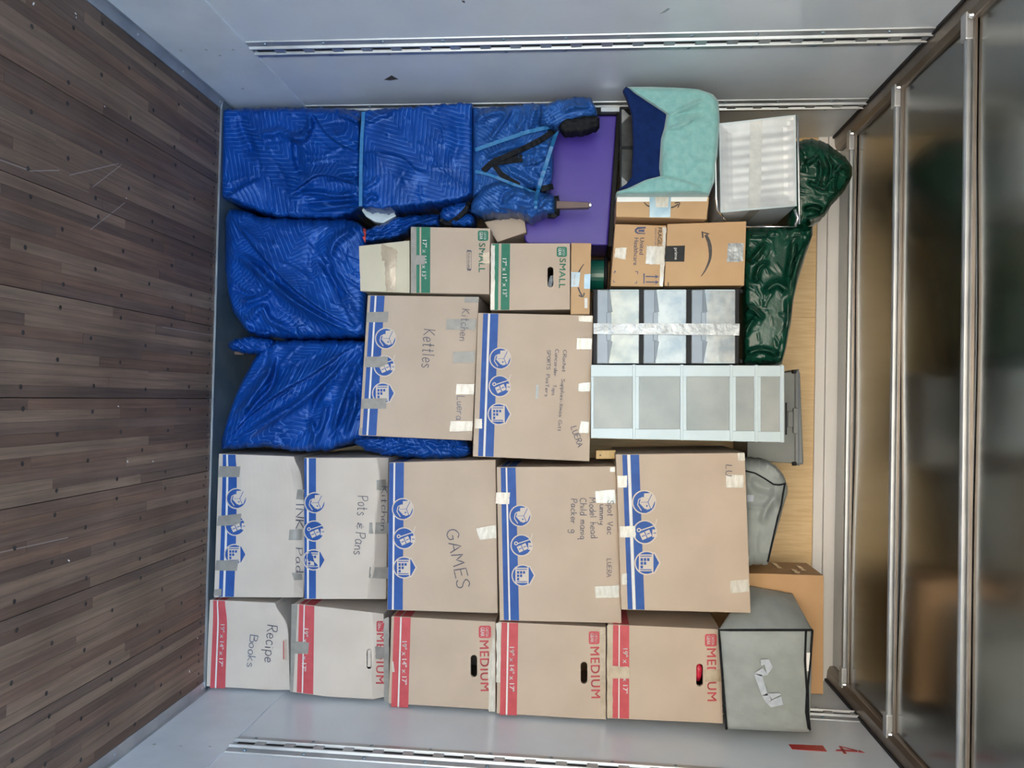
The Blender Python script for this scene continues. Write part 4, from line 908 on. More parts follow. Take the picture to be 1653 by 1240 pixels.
        for i in range(n): F += [[i, m+i, m+i+1, i+1], [2*m+i, 2*m+i+1, 3*m+i+1, 3*m+i], [i, i+1, 2*m+i+1, 2*m+i], [m+i, 3*m+i, 3*m+i+1, m+i+1]]
        F += [[0, 2*m, 3*m, m], [n, m+n, 3*m+n, 2*m+n]]
        o = mk(name, V, F, mat, parent or s.root, smooth=False); fix_normals(o); return o
def empty(name, at, label, cat, group=None):
    o = bpy.data.objects.new(name, None); col.objects.link(o); o.location = at; o.empty_display_size = .1; o['_o'] = [float(x) for x in at]; tag(o, label, cat, group); return o
def at_px(px, py, Y, z=None):
    p = unproj(px, py, Y); return (float(p[0]), float(p[1]), float(p[2]) if z is None else z)
GW_ = 'furniture wrapped in blue moving blankets'
Z = zm(330, 130, 3.542)
# 1 tall wrapped piece against the left wall
t1 = empty('wrapped_furniture', at_px(450, 250, 3.3, .007), 'tall furniture in blue quilted blanket strapped at its waist, against the left wall', 'furniture', GW_)
lowf = [('o', [Z(85, 690), Z(250, 600), Z(330, 560)], .010, 5), ('o', [Z(890, 600), Z(740, 545), Z(640, 540), Z(560, 590), Z(480, 650)], .020, 4), ('r', [Z(895, 255), Z(830, 210), Z(760, 190)], .012, 4), ('o', [Z(905, 415), Z(800, 370), Z(710, 310), Z(660, 240), Z(610, 170)], .018, 4),
        ('r', [Z(595, 180), Z(600, 280), Z(520, 320), Z(440, 300)], .014, 5), ('r', [Z(480, 320), Z(560, 340), Z(600, 270)], .016, 5), ('r', [Z(300, 320), Z(430, 290), Z(480, 320)], .010, 6), ('v', [Z(520, 330), Z(530, 450), Z(560, 540)], .012, 6), ('v', [Z(190, 200), Z(240, 330), Z(300, 450)], .010, 8),
        ('r', [Z(890, 640), Z(760, 660), Z(600, 640), Z(480, 680)], .012, 4), ('r', [Z(890, 700), Z(760, 720), Z(600, 740)], .014, 5), ('r', [Z(880, 560), Z(780, 560), Z(690, 570)], .008, 3), ('v', [Z(880, 680), Z(700, 690), Z(560, 700)], .010, 3)]
b1 = Sheet('blanket', [(357, 176, 318), (372, 176, 326), (400, 175, 336), (443, 174, 350), (499, 174, 353), (545, 175, 352), (565, 176, 347), (578, 178, 338), (584, 181, 333)], folds=lowf, wr=[(50, 20, 30, 60, 2.4, .004), (60, 70, 30, 34, 1.9, .0028)], parent=t1, rnd=8, rdep=.04, off=.0, thick=.42, uv=(50, 2.5), seed=1)
upf = [('o', [Z(905, 415), Z(1000, 418), Z(1130, 445), Z(1200, 510), Z(1290, 540)], .010, 4), ('r', [Z(910, 250), Z(1000, 200), Z(1080, 190)], .008, 5), ('r', [Z(905, 700), Z(960, 660), Z(990, 690)], .012, 4), ('r', [Z(910, 620), Z(1000, 560)], .007, 4), ('r', [Z(1430, 200), Z(1450, 350), Z(1400, 500)], .006, 8)]
b2 = Sheet('blanket', [(583, 182, 333), (590, 179, 335), (612, 176, 337), (669, 172, 332), (725, 167, 325), (752, 166, 319), (762, 167, 312)], folds=upf, wr=[(30, 60, 35, 44, 2.2, .0028), (20, 10, 20, 40, 2.2, .0025)], parent=t1, rnd=5, rdep=.02, off=-.035, thick=.42, uv=(35, 2), seed=2)
b1.root = t1; b2.root = t1
b2.strap('strap', [(587, 180), (584, 220), (582.5, 270), (582, 333)], 5.5, M_strapblue, h=.010)
# 2 middle wrapped piece
t2 = empty('wrapped_furniture', at_px(450, 450, 3.3, .007), 'bulging furniture bundle in blue quilted blanket between two others, a brown leg showing below', 'furniture', GW_)
z = zm(330, 320, 2.818)
f2 = [('o', [z(700, 590), z(560, 520), z(420, 420), z(280, 280), z(170, 140), z(120, 70)], .022, 4), ('o', [z(700, 610), z(600, 580), z(420, 480), z(300, 390)], .012, 4), ('r', [z(110, 240), z(200, 290), z(330, 410), z(480, 520), z(640, 600)], .020, 7), ('r', [z(690, 590), z(640, 480), z(600, 380), z(560, 300)], .012, 7), ('v', [z(700, 600), z(610, 420), z(560, 260), z(580, 190)], .012, 5),
      ('r', [z(560, 300), z(590, 200), z(690, 130)], .018, 7), ('v', [z(500, 240), z(560, 330), z(660, 480)], .010, 5), ('r', [z(160, 480), z(230, 460), z(310, 420)], .014, 6), ('r', [z(190, 570), z(260, 500), z(300, 560), z(400, 600)], .016, 6), ('v', [z(130, 400), z(200, 440), z(290, 430)], .010, 5), ('r', [z(160, 560), z(220, 610), z(330, 615)], .015, 5), ('v', [z(540, 130), z(480, 300), z(520, 420)], .006, 9)]
b3 = Sheet('blanket', [(363.5, 356, 426), (369, 338, 480), (376, 337, 505), (401, 342, 539), (422, 351, 545), (490, 354, 547.5), (560, 354, 546), (574, 357, 545), (586, 366, 543), (593, 388, 540)], folds=f2, wr=[(60, 36, 14, 80, 2.2, .004), (40, 70, 30, 34, 1.8, .0028)], parent=t2, rnd=14, rdep=.06, off=-.015, thick=.40, uv=(-15, 2.5), puff=.03, seed=3)
b3.root = t2
mb = MB(); pa = at_px(372, 568.5, 3.30); mb.box(pa[0]-.011, pa[0]+.011, 3.30, 3.335, .0068, pa[2]+.06); mb.build('leg', M_wood, t2, bev=.002)
# 3 right wrapped piece with its tail
t3 = empty('wrapped_furniture', at_px(450, 640, 3.3, .007), 'slanting furniture bundle in blue quilted blanket below the Kettles carton', 'furniture', GW_)
f3 = [('o', [z(720, 650), z(640, 690), z(500, 790), z(330, 890), z(200, 990), z(110, 1090)], .024, 4), ('r', [z(700, 700), z(560, 820), z(430, 930), z(300, 1010), z(150, 1110)], .020, 7), ('v', [z(720, 680), z(600, 800), z(520, 900), z(480, 1010)], .015, 5), ('r', [z(710, 720), z(640, 880), z(600, 1000), z(610, 1120)], .014, 6), ('r', [z(320, 700), z(290, 800), z(220, 900), z(140, 1010)], .018, 6), ('v', [z(330, 720), z(310, 850), z(240, 930), z(150, 1050)], .014, 4),
      ('r', [z(690, 860), z(680, 960), z(640, 1080)], .012, 4), ('v', [z(660, 860), z(640, 980), z(570, 1100)], .012, 4), ('r', [z(560, 920), z(540, 1020), z(500, 1110)], .012, 5), ('o', [z(320, 690), z(300, 660), z(330, 640)], .012, 3), ('r', [z(480, 1000), z(500, 1080), z(480, 1140)], .014, 5)]
b4 = Sheet('blanket', [(358, 710, 725), (363, 690, 725), (372, 658, 725), (387, 622, 724), (400, 597, 723), (412, 576, 722), (430, 557, 721), (447, 550, 724), (479, 549, 729), (529, 549, 728), (556, 549, 718), (578, 550, 711), (591, 551, 708)], folds=f3, wr=[(60, -38, 14, 80, 2.2, .004), (40, 70, 30, 30, 1.8, .0028)], parent=t3, rnd=10, rdep=.05, off=-.012, thick=.40, uv=(-60, 2.5), puff=.02, seed=4)
b4.root = t3
b5 = Sheet('blanket_knot', [(368.5, 555, 560), (374, 550, 566), (384, 545.5, 569), (400, 543.5, 571), (414, 544, 573), (428, 546, 570), (442, 549, 562)], wr=[(26, 75, 30, 20, 2.4, .006)], parent=t3, rnd=10, rdep=.045, off=-.04, thick=.10, uv=(20, 2), seed=5, res=1.6)
t3b = empty('moving_blanket', at_px(660, 725, 3.15), 'loose end of blue quilted blanket squeezed out below the Kettles carton', 'blanket', GW_)
b6 = Sheet('blanket_tail', [(572, 702, 716), (590, 700, 727), (612, 700, 734), (640, 700, 737), (685, 700, 741), (735, 703, 740), (752, 712, 737), (760, 722, 732)], wr=[(40, 8, 16, 40, 2.6, .006), (18, 60, 30, 24, 2.4, .005)], parent=t3b, rnd=12, rdep=.05, off=.06, thick=.16, uv=(70, 2), seed=6, res=1.8)
# 4 loose bundle above: wrapped chair with black-bound blanket, straps and a bare leg
z = zm(760, 140, 5.636)
t4 = empty('wrapped_chair', at_px(830, 250, 3.1), 'crumpled blue blanket bundle with black binding and crossing straps, a bare wooden leg sticking up', 'chair', GW_)
f4 = [('r', [z(30, 330), z(150, 250), z(330, 220)], .014, 6), ('r', [z(160, 500), z(260, 380), z(380, 200)], .016, 5), ('v', [z(210, 480), z(320, 330), z(410, 200)], .010, 3), ('r', [z(380, 430), z(470, 330), z(480, 200)], .012, 5), ('r', [z(540, 400), z(560, 260), z(610, 170)], .012, 5), ('v', [z(620, 360), z(680, 260), z(740, 160)], .012, 5), ('r', [z(660, 360), z(760, 290), z(830, 200)], .014, 5), ('r', [z(560, 560), z(660, 530), z(740, 540)], .012, 5), ('o', [z(690, 640), z(600, 690), z(480, 720)], .014, 3), ('r', [z(300, 740), z(420, 800), z(600, 900)], .010, 5), ('r', [z(130, 640), z(300, 560), z(480, 520)], .014, 7)]
c1 = Sheet('blanket', [(763, 174, 318), (785, 173, 312), (823, 171, 305), (845, 168, 304), (859, 166.5, 306), (872, 167, 308), (882, 167, 308), (889, 180, 300), (893, 205, 270)], folds=f4, wr=[(70, 40, 45, 24, 2.2, .006), (40, -50, 30, 22, 2.0, .005)], parent=t4, rnd=12, rdep=.04, off=-.0, thick=.10, mat=M_blanket2, uv=(20, 3), seed=7, res=1.8); c1.root = t4
c2 = Sheet('blanket_flap', [(872, 168, 200), (884, 167, 206), (902, 161, 204), (920, 158, 196), (937, 156.5, 191), (952, 157, 188), (958, 166, 187), (964, 180, 188)], wr=[(34, 20, 30, 26, 2.2, .005)], folds=[('r', [z(820, 230), z(940, 180), z(1080, 190)], .012, 5)], parent=t4, rnd=9, rdep=.04, off=-.055, thick=.10, mat=M_blanket2, uv=(80, 3), seed=8, res=1.6); c2.root = t4
c3 = Sheet('blanket_lining', [(903, 192, 206), (910, 188, 214), (922, 187, 215.5), (945, 186, 212), (962, 185, 207), (968, 191, 200)], wr=[(10, 5, 10, 30, 2.0, .005)], parent=t4, rnd=8, rdep=.03, off=-.045, thick=.08, mat=M_blackcloth, seed=9, res=1.8); c3.root = t4
f5 = [('r', [z(100, 980), z(260, 900), z(420, 920)], .012, 6), ('r', [z(280, 1060), z(400, 960), z(560, 1010)], .014, 5), ('v', [z(270, 1080), z(290, 980), z(380, 930)], .010, 3), ('r', [z(430, 1070), z(540, 1090), z(600, 1000)], .012, 4), ('r', [z(620, 1120), z(660, 1040), z(720, 1010)], .012, 4), ('r', [z(490, 1130), z(560, 1190), z(600, 1120)], .010, 4)]
c4 = Sheet('blanket_roll', [(760, 330, 342), (766, 318, 346), (778, 302, 349), (800, 292, 348), (822, 296, 347), (840, 302, 347), (850, 306, 356), (858, 309, 358), (868, 311, 350), (880, 312, 346), (890, 313, 346), (897, 318, 343)], folds=f5, wr=[(50, 30, 50, 20, 2.2, .005)], parent=t4, rnd=16, rdep=.07, off=-.05, thick=.14, mat=M_blanket2, uv=(10, 3), seed=10, res=1.6, puff=.015); c4.root = t4
c1.strap('binding', [z(775, 385), z(640, 480), z(480, 560), z(300, 640), z(190, 690), z(110, 765)], 8.5, M_blackcloth, h=.012, thick=.008)
c1.strap('binding', [z(200, 690), z(270, 790), z(360, 850), z(440, 895)], 8, M_blackcloth, h=.010, thick=.008)
c1.strap('binding', [z(205, 680), z(330, 665), z(470, 650)], 12, M_blackcloth, h=.006, thick=.006)
c1.strap('binding', [z(640, 930), z(750, 905)], 9, M_blackcloth, h=.008, thick=.006)
c1.strap('strap', [z(40, 575), z(250, 500), z(520, 410), z(800, 345)], 6.0, M_strapblue, h=.020)
c1.strap('strap', [z(805, 345), z(760, 470), z(690, 690), z(605, 965)], 6.0, M_strapblue, h=.024)
c1.strap('strap', [z(40, 770), z(170, 800), z(320, 860), z(470, 920), z(600, 975)], 4.5, M_strapblue, h=.018)
c4.strap('strap', [z(600, 965), z(592, 1040), z(590, 1110)], 5, M_strapblue, h=.008)
c4.strap('binding', [(898, 316), (900, 330), (899, 345)], 8, M_blackcloth, h=.004, thick=.03)
c4.strap('binding', [(884, 347.5), (894, 348.5), (901, 343)], 6, M_blackcloth, h=.002, thick=.02)
yl = c4.Y+.02; A = [unproj(x, y, yl) for x, y in ((898, 324), (898, 336.5), (951, 335), (951, 326.5))]
mb = MB(); mb.add([a+np.array([0, d, 0]) for d in (0, .034) for a in A], [(0, 1, 2, 3), (4, 5, 6, 7), (0, 1, 5, 4), (1, 2, 6, 5), (2, 3, 7, 6), (3, 0, 4, 7)]); lg = mb.build('leg', noise_mat('reddish_brown_leg', (.075, .038, .032), (.11, .055, .045), 20, .35, stretch=(4, 4, 1)), t4, bev=.002)
pt = unproj(951.5, 331, yl+.017); mb = MB(); mb.tube([pt, pt+np.array([0, 0, .006])], .011, 12); mb.build('foot_glide', M_chrome, lg)
# 5 thin roll with a red band and the dark-bound end
z = zm(570, 320, 7.187)
t5 = empty('wrapped_roll', at_px(650, 370, 3.1), 'slim blue blanket roll tied with a red band, behind the cream carton', 'furniture', GW_)
d1 = Sheet('blanket', [(576, 362, 396), (588, 371, 394), (594, 370, 392), (617, 361, 388), (640, 351, 384), (656, 348, 376), (664, 347.5, 368), (690, 346, 367), (710, 345.5, 366)], wr=[(40, -14, 8, 60, 2.4, .008), (14, 40, 30, 20, 2, .004)], parent=t5, rnd=11, rdep=.05, off=.03, thick=.14, uv=(85, 2), seed=12, res=1.6); d1.root = t5
d1.strap('red_band', [z(126, 352), z(128, 430), z(122, 520)], 5.5, M_strapred, h=.008)
d2 = Sheet('blanket_end', [(710, 344, 352), (716, 335, 358), (728, 330, 360), (742, 327, 352), (752, 326, 344), (760, 330, 340)], wr=[(16, -30, 40, 16, 2, .005)], parent=t5, rnd=12, rdep=.05, off=-.0, thick=.12, uv=(20, 2), seed=13, res=1.4); d2.root = t5
d3 = Sheet('blanket_end', [(726, 356, 363), (734, 350, 365), (748, 346, 366), (760, 345, 365), (766, 350, 360)], wr=[(10, -15, 20, 16, 2, .004)], parent=t5, rnd=9, rdep=.045, off=.0, thick=.12, uv=(20, 2), seed=14, res=1.4); d3.root = t5
d2.strap('binding', [z(1350, 40), z(1300, 140), z(1220, 220), z(1120, 290)], 6.5, M_blackcloth, h=.008, thick=.02)
d2.strap('binding', [z(1015, 240), z(1060, 285), z(1150, 300)], 5.5, M_blackcloth, h=.006, thick=.02)
# ------------------------------------------------------------------ plastic bags
M_bagknot = M_bag
z = zm(1190, 200, 3.1)
g1f = [('r', [z(335, 200), z(380, 180), z(405, 155)], .016, 3.5), ('r', [z(440, 150), z(470, 220), z(450, 290)], .020, 3.5), ('r', [z(410, 170), z(420, 250), z(400, 310)], .018, 3.5), ('r', [z(500, 240), z(480, 300), z(490, 340)], .018, 3.5), ('r', [z(540, 210), z(490, 240), z(440, 330)], .016, 3.5), ('r', [z(350, 290), z(420, 320), z(460, 330)], .014, 3.5), ('v', [z(330, 430), z(380, 420), z(430, 440)], .02, 4), ('r', [z(340, 480), z(380, 470), z(425, 450)], .018, 3.5)]
g1 = Sheet('garbage_bag', [(1270, 230, 372), (1290, 227, 372), (1312, 224, 366), (1322, 226, 358), (1329, 229, 351), (1345, 238, 329), (1358, 248, 314), (1366, 256, 303), (1372, 263, 293), (1376, 270, 282)], off=.10, thick=.34, rnd=20, rdep=.10, folds=g1f, wr=[(90, 60, 45, 22, 1.5, .005)], mat=M_bag, seed=20, puff=.03, res=1.8)
tag(g1.o, 'dark green plastic bag bulging up to the roof behind the silver bin', 'bag', 'dark green plastic bags')
g2f = [('r', [z(60, 700), z(110, 640), z(140, 600)], .020, 4), ('r', [z(90, 800), z(110, 720), z(160, 690)], .018, 4), ('r', [z(130, 980), z(80, 930), z(40, 920)], .022, 4), ('r', [z(100, 960), z(60, 1010), z(30, 1080)], .018, 4), ('r', [z(270, 850), z(200, 800), z(130, 850)], .016, 6), ('r', [z(350, 580), z(300, 700), z(280, 820)], .02, 6), ('v', [z(290, 560), z(270, 690), z(250, 800)], .016, 5), ('r', [z(60, 560), z(160, 555)], .014, 3), ('r', [z(220, 1160), z(120, 1130), z(30, 1160)], .018, 4), ('r', [z(250, 860), z(255, 960), z(240, 1080)], .014, 4)]
g2 = Sheet('garbage_bag', [(1198, 370, 589), (1207, 366, 589), (1262, 364, 589), (1267, 364, 572), (1277, 364, 524), (1281, 364, 482), (1292, 364, 440), (1303, 365, 406), (1312, 366, 378)], off=.07, thick=.30, rnd=12, rdep=.06, folds=g2f, wr=[(110, 70, 45, 26, 1.5, .005)], mat=M_bag, seed=21, puff=.03)
tag(g2.o, 'dark green plastic bag slumped above the smile parcel and the black drawers', 'bag', 'dark green plastic bags')
# ------------------------------------------------------------------ towels over the mesh basket
z = zm(960, 120, 3.445)
tw_off = -.10
xl = [(140, 1011), (145, 1005), (160, 1012), (185, 1020), (230, 1022), (285, 1020), (297, 1011), (308, 994), (314, 995)]
xi = [(140, 1013), (150, 1024), (165, 1047), (184, 1076), (207, 1072), (224, 1067), (271, 1064), (285, 1066), (289, 1045), (297, 1028), (303, 1016), (307, 1004), (310, 993), (314, 995)]
xr = [(140, 1050), (142, 1122), (152, 1151), (163, 1160), (195, 1162), (250, 1158), (294, 1153), (314, 1145)]
ys = np.linspace(140, 314.5, 60); f_ = lambda t, q: float(np.interp(q, [a for a, b in t], [b for a, b in t]))
nt_ = Sheet('towel', [(q, f_(xl, q), max(f_(xi, q), f_(xl, q))+5) for q in ys if q < 307], axis='y', off=tw_off+.022, thick=.03, rnd=4, rdep=.008, mat=M_navytowel, seed=30, wr=[(10, 80, 20, 40, 5, .004)], smooth_edges=False, res=2)
tag(nt_.o, 'navy blue towel showing inside the fold of the teal towel', 'towel')
tt = Sheet('towel', [(q, f_(xi, q), f_(xr, q)) for q in ys], axis='y', off=tw_off, thick=.125, rnd=9, rdep=.03, mat=M_teal, seed=31, folds=[('r', [z(395, 240), z(500, 190), z(600, 140)], .008, 3), ('r', [z(390, 310), z(480, 285), z(560, 240)], .006, 3), ('o', [z(320, 570), z(450, 590), z(600, 635)], .010, 4), ('v', [z(400, 225), z(520, 215), z(640, 200)], .006, 6), ('r', [z(370, 420), z(380, 520), z(360, 565)], .006, 6)], wr=[(26, 20, 60, 40, 5, .003)], smooth_edges=False, res=2)
tag(tt.o, 'teal terry towel draped in the upper left corner over the mesh basket', 'towel')

# ------------------------------------------------------------------ hard plastic things and the rest
M_purple = noise_mat('purple_plastic', (.062, .032, .30), (.075, .04, .34), 6, .38, .06, 300)
M_greenplastic = noise_mat('dark_green_plastic', (.005, .10, .065), (.008, .12, .08), 6, .25)
M_silver = noise_mat('silvery_plastic', (.50, .53, .56), (.62, .65, .67), 9, .36, .35, 30, bdist=.003, metal=.12)
M_frost = noise_mat('cloudy_drawer_plastic', (.20, .24, .265), (.44, .45, .43), 15, .2, .3, 20, bdist=.004, coat=.4)
M_bluegrey = noise_mat('blue_grey_plastic', (.22, .27, .335), (.27, .32, .385), 8, .3)
M_bluegreyd = noise_mat('smoky_plastic', (.11, .14, .18), (.14, .17, .22), 8, .3)
M_whiteplastic = noise_mat('white_plastic', (.50, .59, .62), (.55, .64, .67), 6, .32)
M_frost2 = noise_mat('grey_frosted_drawer', (.23, .255, .25), (.34, .35, .33), 5, .3, .2, 30, bdist=.003)
M_greyplastic = noise_mat('grey_plastic', (.20, .215, .215), (.25, .265, .26), 6, .4)
M_handle = noise_mat('pale_webbing', (.40, .44, .50), (.48, .52, .58), 60, .7)

def slab(face_quad, Y0, Y1, mat, name, parent=None, bev=.003, **k):
    A = [unproj(x, y, Y0) for x, y in face_quad]; B = [a.copy() for a in A]
    for b in B: b[1] = Y1
    V = np.array(A+B); V[:, 0] = np.clip(V[:, 0], -W2+.019, W2-.019)
    o = mk(name, V, [(0, 1, 2, 3), (7, 6, 5, 4), (0, 4, 5, 1), (1, 5, 6, 2), (2, 6, 7, 3), (3, 7, 4, 0)], mat, parent, **k); fix_normals(o)
    if bev: bevel(o, bev)
    return o
def q4(x0, x1, y0, y1): return [(x0, y0), (x0, y1), (x1, y1), (x1, y0)]

# purple case with a black rim
Yp = stackY(920, 290)+.15
pts = [(846, 186)]+[(856-10*math.cos(a), 383+11*math.sin(a)) for a in np.linspace(0, math.pi/2, 7)]+[(981, 396), (996.5, 186)]
A = np.array([unproj(x, y, Yp) for x, y in pts]); n = len(A); B = A.copy(); B[:, 1] = Yp+.26
A[:, 0] = np.maximum(A[:, 0], -W2+.02); B[:, 0] = np.maximum(B[:, 0], -W2+.02)
pc = mk('storage_case', np.vstack([A, B]), [list(range(n)), list(range(n, 2*n))]+[[i, (i+1) % n, n+(i+1) % n, n+i] for i in range(n)], M_purple); fix_normals(pc); bevel(pc, .008, 3)
tag(pc, 'purple hard panel case with black rim behind the strapped blue blanket', 'case')
slab([(996, 176), (981, 398), (990, 398), (1004, 176)], Yp-.022, Yp+.27, M_black, 'rim', pc, .004)
slab([(846, 173), (846, 185), (997, 184.5), (997, 173)], Yp-.015, Yp+.2, M_black, 'rim', pc, .003)
slab([(970, 173), (970, 180), (1000, 180), (1000, 173)], Yp-.03, Yp, M_alu, 'rim_edge', pc, .001)
# green bucket
Yg = stackY(960, 440)+.13; c = unproj(955, 441, Yg); r = .072
mb = MB(); prof = [(r*.86, -.06), (r*.94, .05), (r*.96, .052)]; seg = 28
V = [(c[0]+q*math.cos(2*math.pi*k/seg), c[1]+r+q*math.sin(2*math.pi*k/seg), c[2]+h) for q, h in prof for k in range(seg)]
F = [[i*seg+k, i*seg+(k+1) % seg, (i+1)*seg+(k+1) % seg, (i+1)*seg+k] for i in range(2) for k in range(seg)]+[list(range(seg)), list(range(2*seg, 3*seg))]
gb = mk('green_bucket', V, F, M_greenplastic, smooth=False); fix_normals(gb); tag(gb, 'dark green glossy bucket in the gap beside the thin smile parcel', 'bucket')
mb = MB(); mb.tube([(c[0]+r*1.0*math.cos(2*math.pi*k/28), c[1]+r+r*1.0*math.sin(2*math.pi*k/28), c[2]+.058) for k in range(28)], .008, 8, closed=True); mb.build('rim', M_black, gb, smooth=True)
# mesh basket under the towels: frame of bars and a fine wire net
Ym = stackY(1060, 240)+.03
mbk = empty('mesh_basket', at_px(1001, 240, Ym), 'black wire mesh basket under the teal towel beside the purple case', 'basket')
for q in (q4(1000.5, 1003.5, 172, 314), q4(1003, 1140, 172, 176), q4(1003, 1140, 310, 314), q4(1003, 1140, 235.5, 240)): slab(q, Ym-.006, Ym+.006, M_black, 'frame_bar', mbk, .0015)
mb = MB(); M_wire = noise_mat('grey_wire', (.22, .23, .235), (.30, .31, .315), 30, .4, metal=.4)
def wire(a, b):
    p = unproj(*a, Ym); q = unproj(*b, Ym); d = q-p; d /= np.linalg.norm(d); nn = np.array([d[2], 0, -d[0]])*.0016
    mb.add([p+nn, p-nn, q-nn, q+nn, p+nn+np.array([0, .0015, 0]), p-nn+np.array([0, .0015, 0]), q-nn+np.array([0, .0015, 0]), q+nn+np.array([0, .0015, 0])], [(0, 1, 2, 3), (4, 5, 6, 7), (0, 1, 5, 4), (2, 3, 7, 6)])
for y in np.arange(150, 340, 2.1):
    for sl in (1, -1):
        a = (1002, y); b = (1034, y+sl*32)
        if 172 < y < 312 and 170 < b[1] < 316: wire(a, b)
tag(mb.build('wire_net', M_wire, mbk), kind='stuff')
slab(q4(1001, 1140, 174, 312), Ym+.07, Ym+.08, M_black, 'back_panel', mbk, .001)
# silver bin in a chrome wire cradle
z = zm(1140, 170, 5.64)
sb = Carton('storage_bin', 'silvery ribbed bin held by chrome wires and clear tape, near the roof', 'bin', [(1160.5, 199), (1163.5, 343), (1286, 332), (1284.5, 185)], depth=.30, mat=M_silver, bulge=-.004, off=-.05, n=(72, 18), bev=.002,
            warp=lambda a, b: .0010*np.sin(a*62)*np.minimum(1, 6*np.minimum(a, 1-a))*np.minimum(1, 8*np.minimum(b, 1-b))-.012*np.minimum(1, 7*np.minimum.reduce([np.asarray(a)+0*b, 1-a+0*b, np.asarray(b)+0*a, 1-b+0*a])))
for q in ([z(118, 168), z(130, 975), z(140, 970), z(128, 170)], [z(800, 88), z(812, 915), z(824, 915), z(814, 86)], [z(116, 166), z(118, 178), z(812, 98), z(814, 86)], [z(130, 962), z(132, 978), z(826, 918), z(824, 905)]): sb.grid('rim', q, M_whiteplastic, h=.006, n=(10, 2))
sb.grid('tape', [z(402, 135), z(382, 945), z(492, 938), z(515, 122)], noise_mat('clear_tape_on_silver', (.50, .53, .53), (.60, .62, .61), 30, .2, .5, 60, bdist=.002, coat=.5), h=.003, n=(20, 4), rag=.3)
ysb = sb.Y
mb = MB(); mb.box(0, .001, 0, .001, 0, .001)
pR = unproj(*z(440, 950), ysb)
mb = MB(); e1 = unproj(*z(395, 958), ysb); e2 = unproj(*z(490, 952), ysb)
mb.add([e1+np.array([.001, .0, 0]), e2+np.array([.001, 0, 0]), e2+np.array([.003, .28, -.01]), e1+np.array([.003, .28, -.01])], [(0, 1, 2, 3)]); mb.build('tape', M_duct, sb.o)
def rod(pts, name, parent, r=.0038, mat=None): m_ = MB(); m_.tube([unproj(x, y, Y) for x, y, Y in pts], r, 8); return m_.build(name, mat or M_chrome, parent, smooth=True)
for xo in (0, ):
    rod([(1164, 203, ysb+.03), (1157, 197, ysb-.004), (1154.5, 206, ysb-.012), (1155, 250, ysb-.012), (1156, 320, ysb-.012), (1158, 338, ysb-.006), (1166, 349, ysb+.03)], 'wire', sb.o, .0042)
    rod([(1287.5, 186, ysb-.006), (1289, 260, ysb-.008), (1290, 330, ysb-.008), (1290.5, 362, ysb-.006)], 'wire', sb.o, .0042)
    rod([(1283, 338, ysb+.004), (1288, 352, ysb+.002), (1284, 366, ysb+.01)], 'wire', sb.o, .006)
    rod([(1285, 366, ysb+.02), (1204, 366, ysb+.05)], 'wire', sb.o, .003); rod([(1168, 352, ysb+.03), (1175, 358, ysb+.12)], 'wire', sb.o, .003)
# clear drawers in a black frame
z = zm(940, 440, 3.758)
Yd = stackY(1075, 527)-.015
dr = slab([(957.5, 466.5), (957, 588), (1193, 588), (1194, 466)], Yd, Yd+.33, M_black, 'drawer_unit', bev=.003); tag(dr, 'black framed unit of three cloudy clear drawers with silver tape across', 'drawers')
class FlatFace(Face):
    def __init__(s, o, Y): s.o = o; s.Y = Y
for x0, x1 in ((90, 347), (372, 633), (663, 930)):
    xa, xb = z(x0, 0)[0], z(x1, 0)[0]; w = xb-xa
    d = slab([(xa, 467.5), (xa-.5, 587), (xb-.5, 587), (xb, 467.5)], Yd-.012, Yd+.004, M_frost, 'drawer', dr, .003)
    ff = FlatFace(d, Yd-.012)
    slab([(xa+.8, 468.5), (xa+.4, 586), (xa+w*.25, 586), (xa+w*.25, 468.5)], Yd-.0155, Yd-.011, M_bluegrey, 'lower_panel', d, .001)
    # pull: two smoky wedges either side of the lighter grip
    for (ya, yb_) in ((468.5, 503.5), (551, 586)):
        inner = .36 if ya < 500 else .25; outer = .25 if ya < 500 else .36
        t0, t1 = (.30, .36) if ya < 500 else (.36, .27)
        slab([(xa+w*.25, ya), (xa+w*.25, yb_), (xa+w*t1, yb_), (xa+w*t0, ya)], Yd-.0145, Yd-.011, M_bluegreyd, 'pull_wedge', d, .0008)
    slab([(xa+w*.22, 504), (xa+w*.22, 550), (xa+w*.33, 550), (xa+w*.33, 504)], Yd-.020, Yd-.011, M_bluegrey, 'pull', d, .002)
    for yy in (467.6, 584.8): slab(q4(xa+w*.3, xb-1.5, yy, yy+1.6), Yd-.0145, Yd-.011, M_whiteplastic, 'edge', d, .0006)
fd = FlatFace(dr, Yd-.022); fd.grid('tape', [z(68, 308), z(68, 372), z(952, 382), z(955, 310)], M_silvertape, h=.0, n=(40, 6), rag=.3)
for y in (471, 584): slab(q4(1194, 1199, y-4, y+2), Yd+.005, Yd+.03, M_black, 'foot', dr, .002)
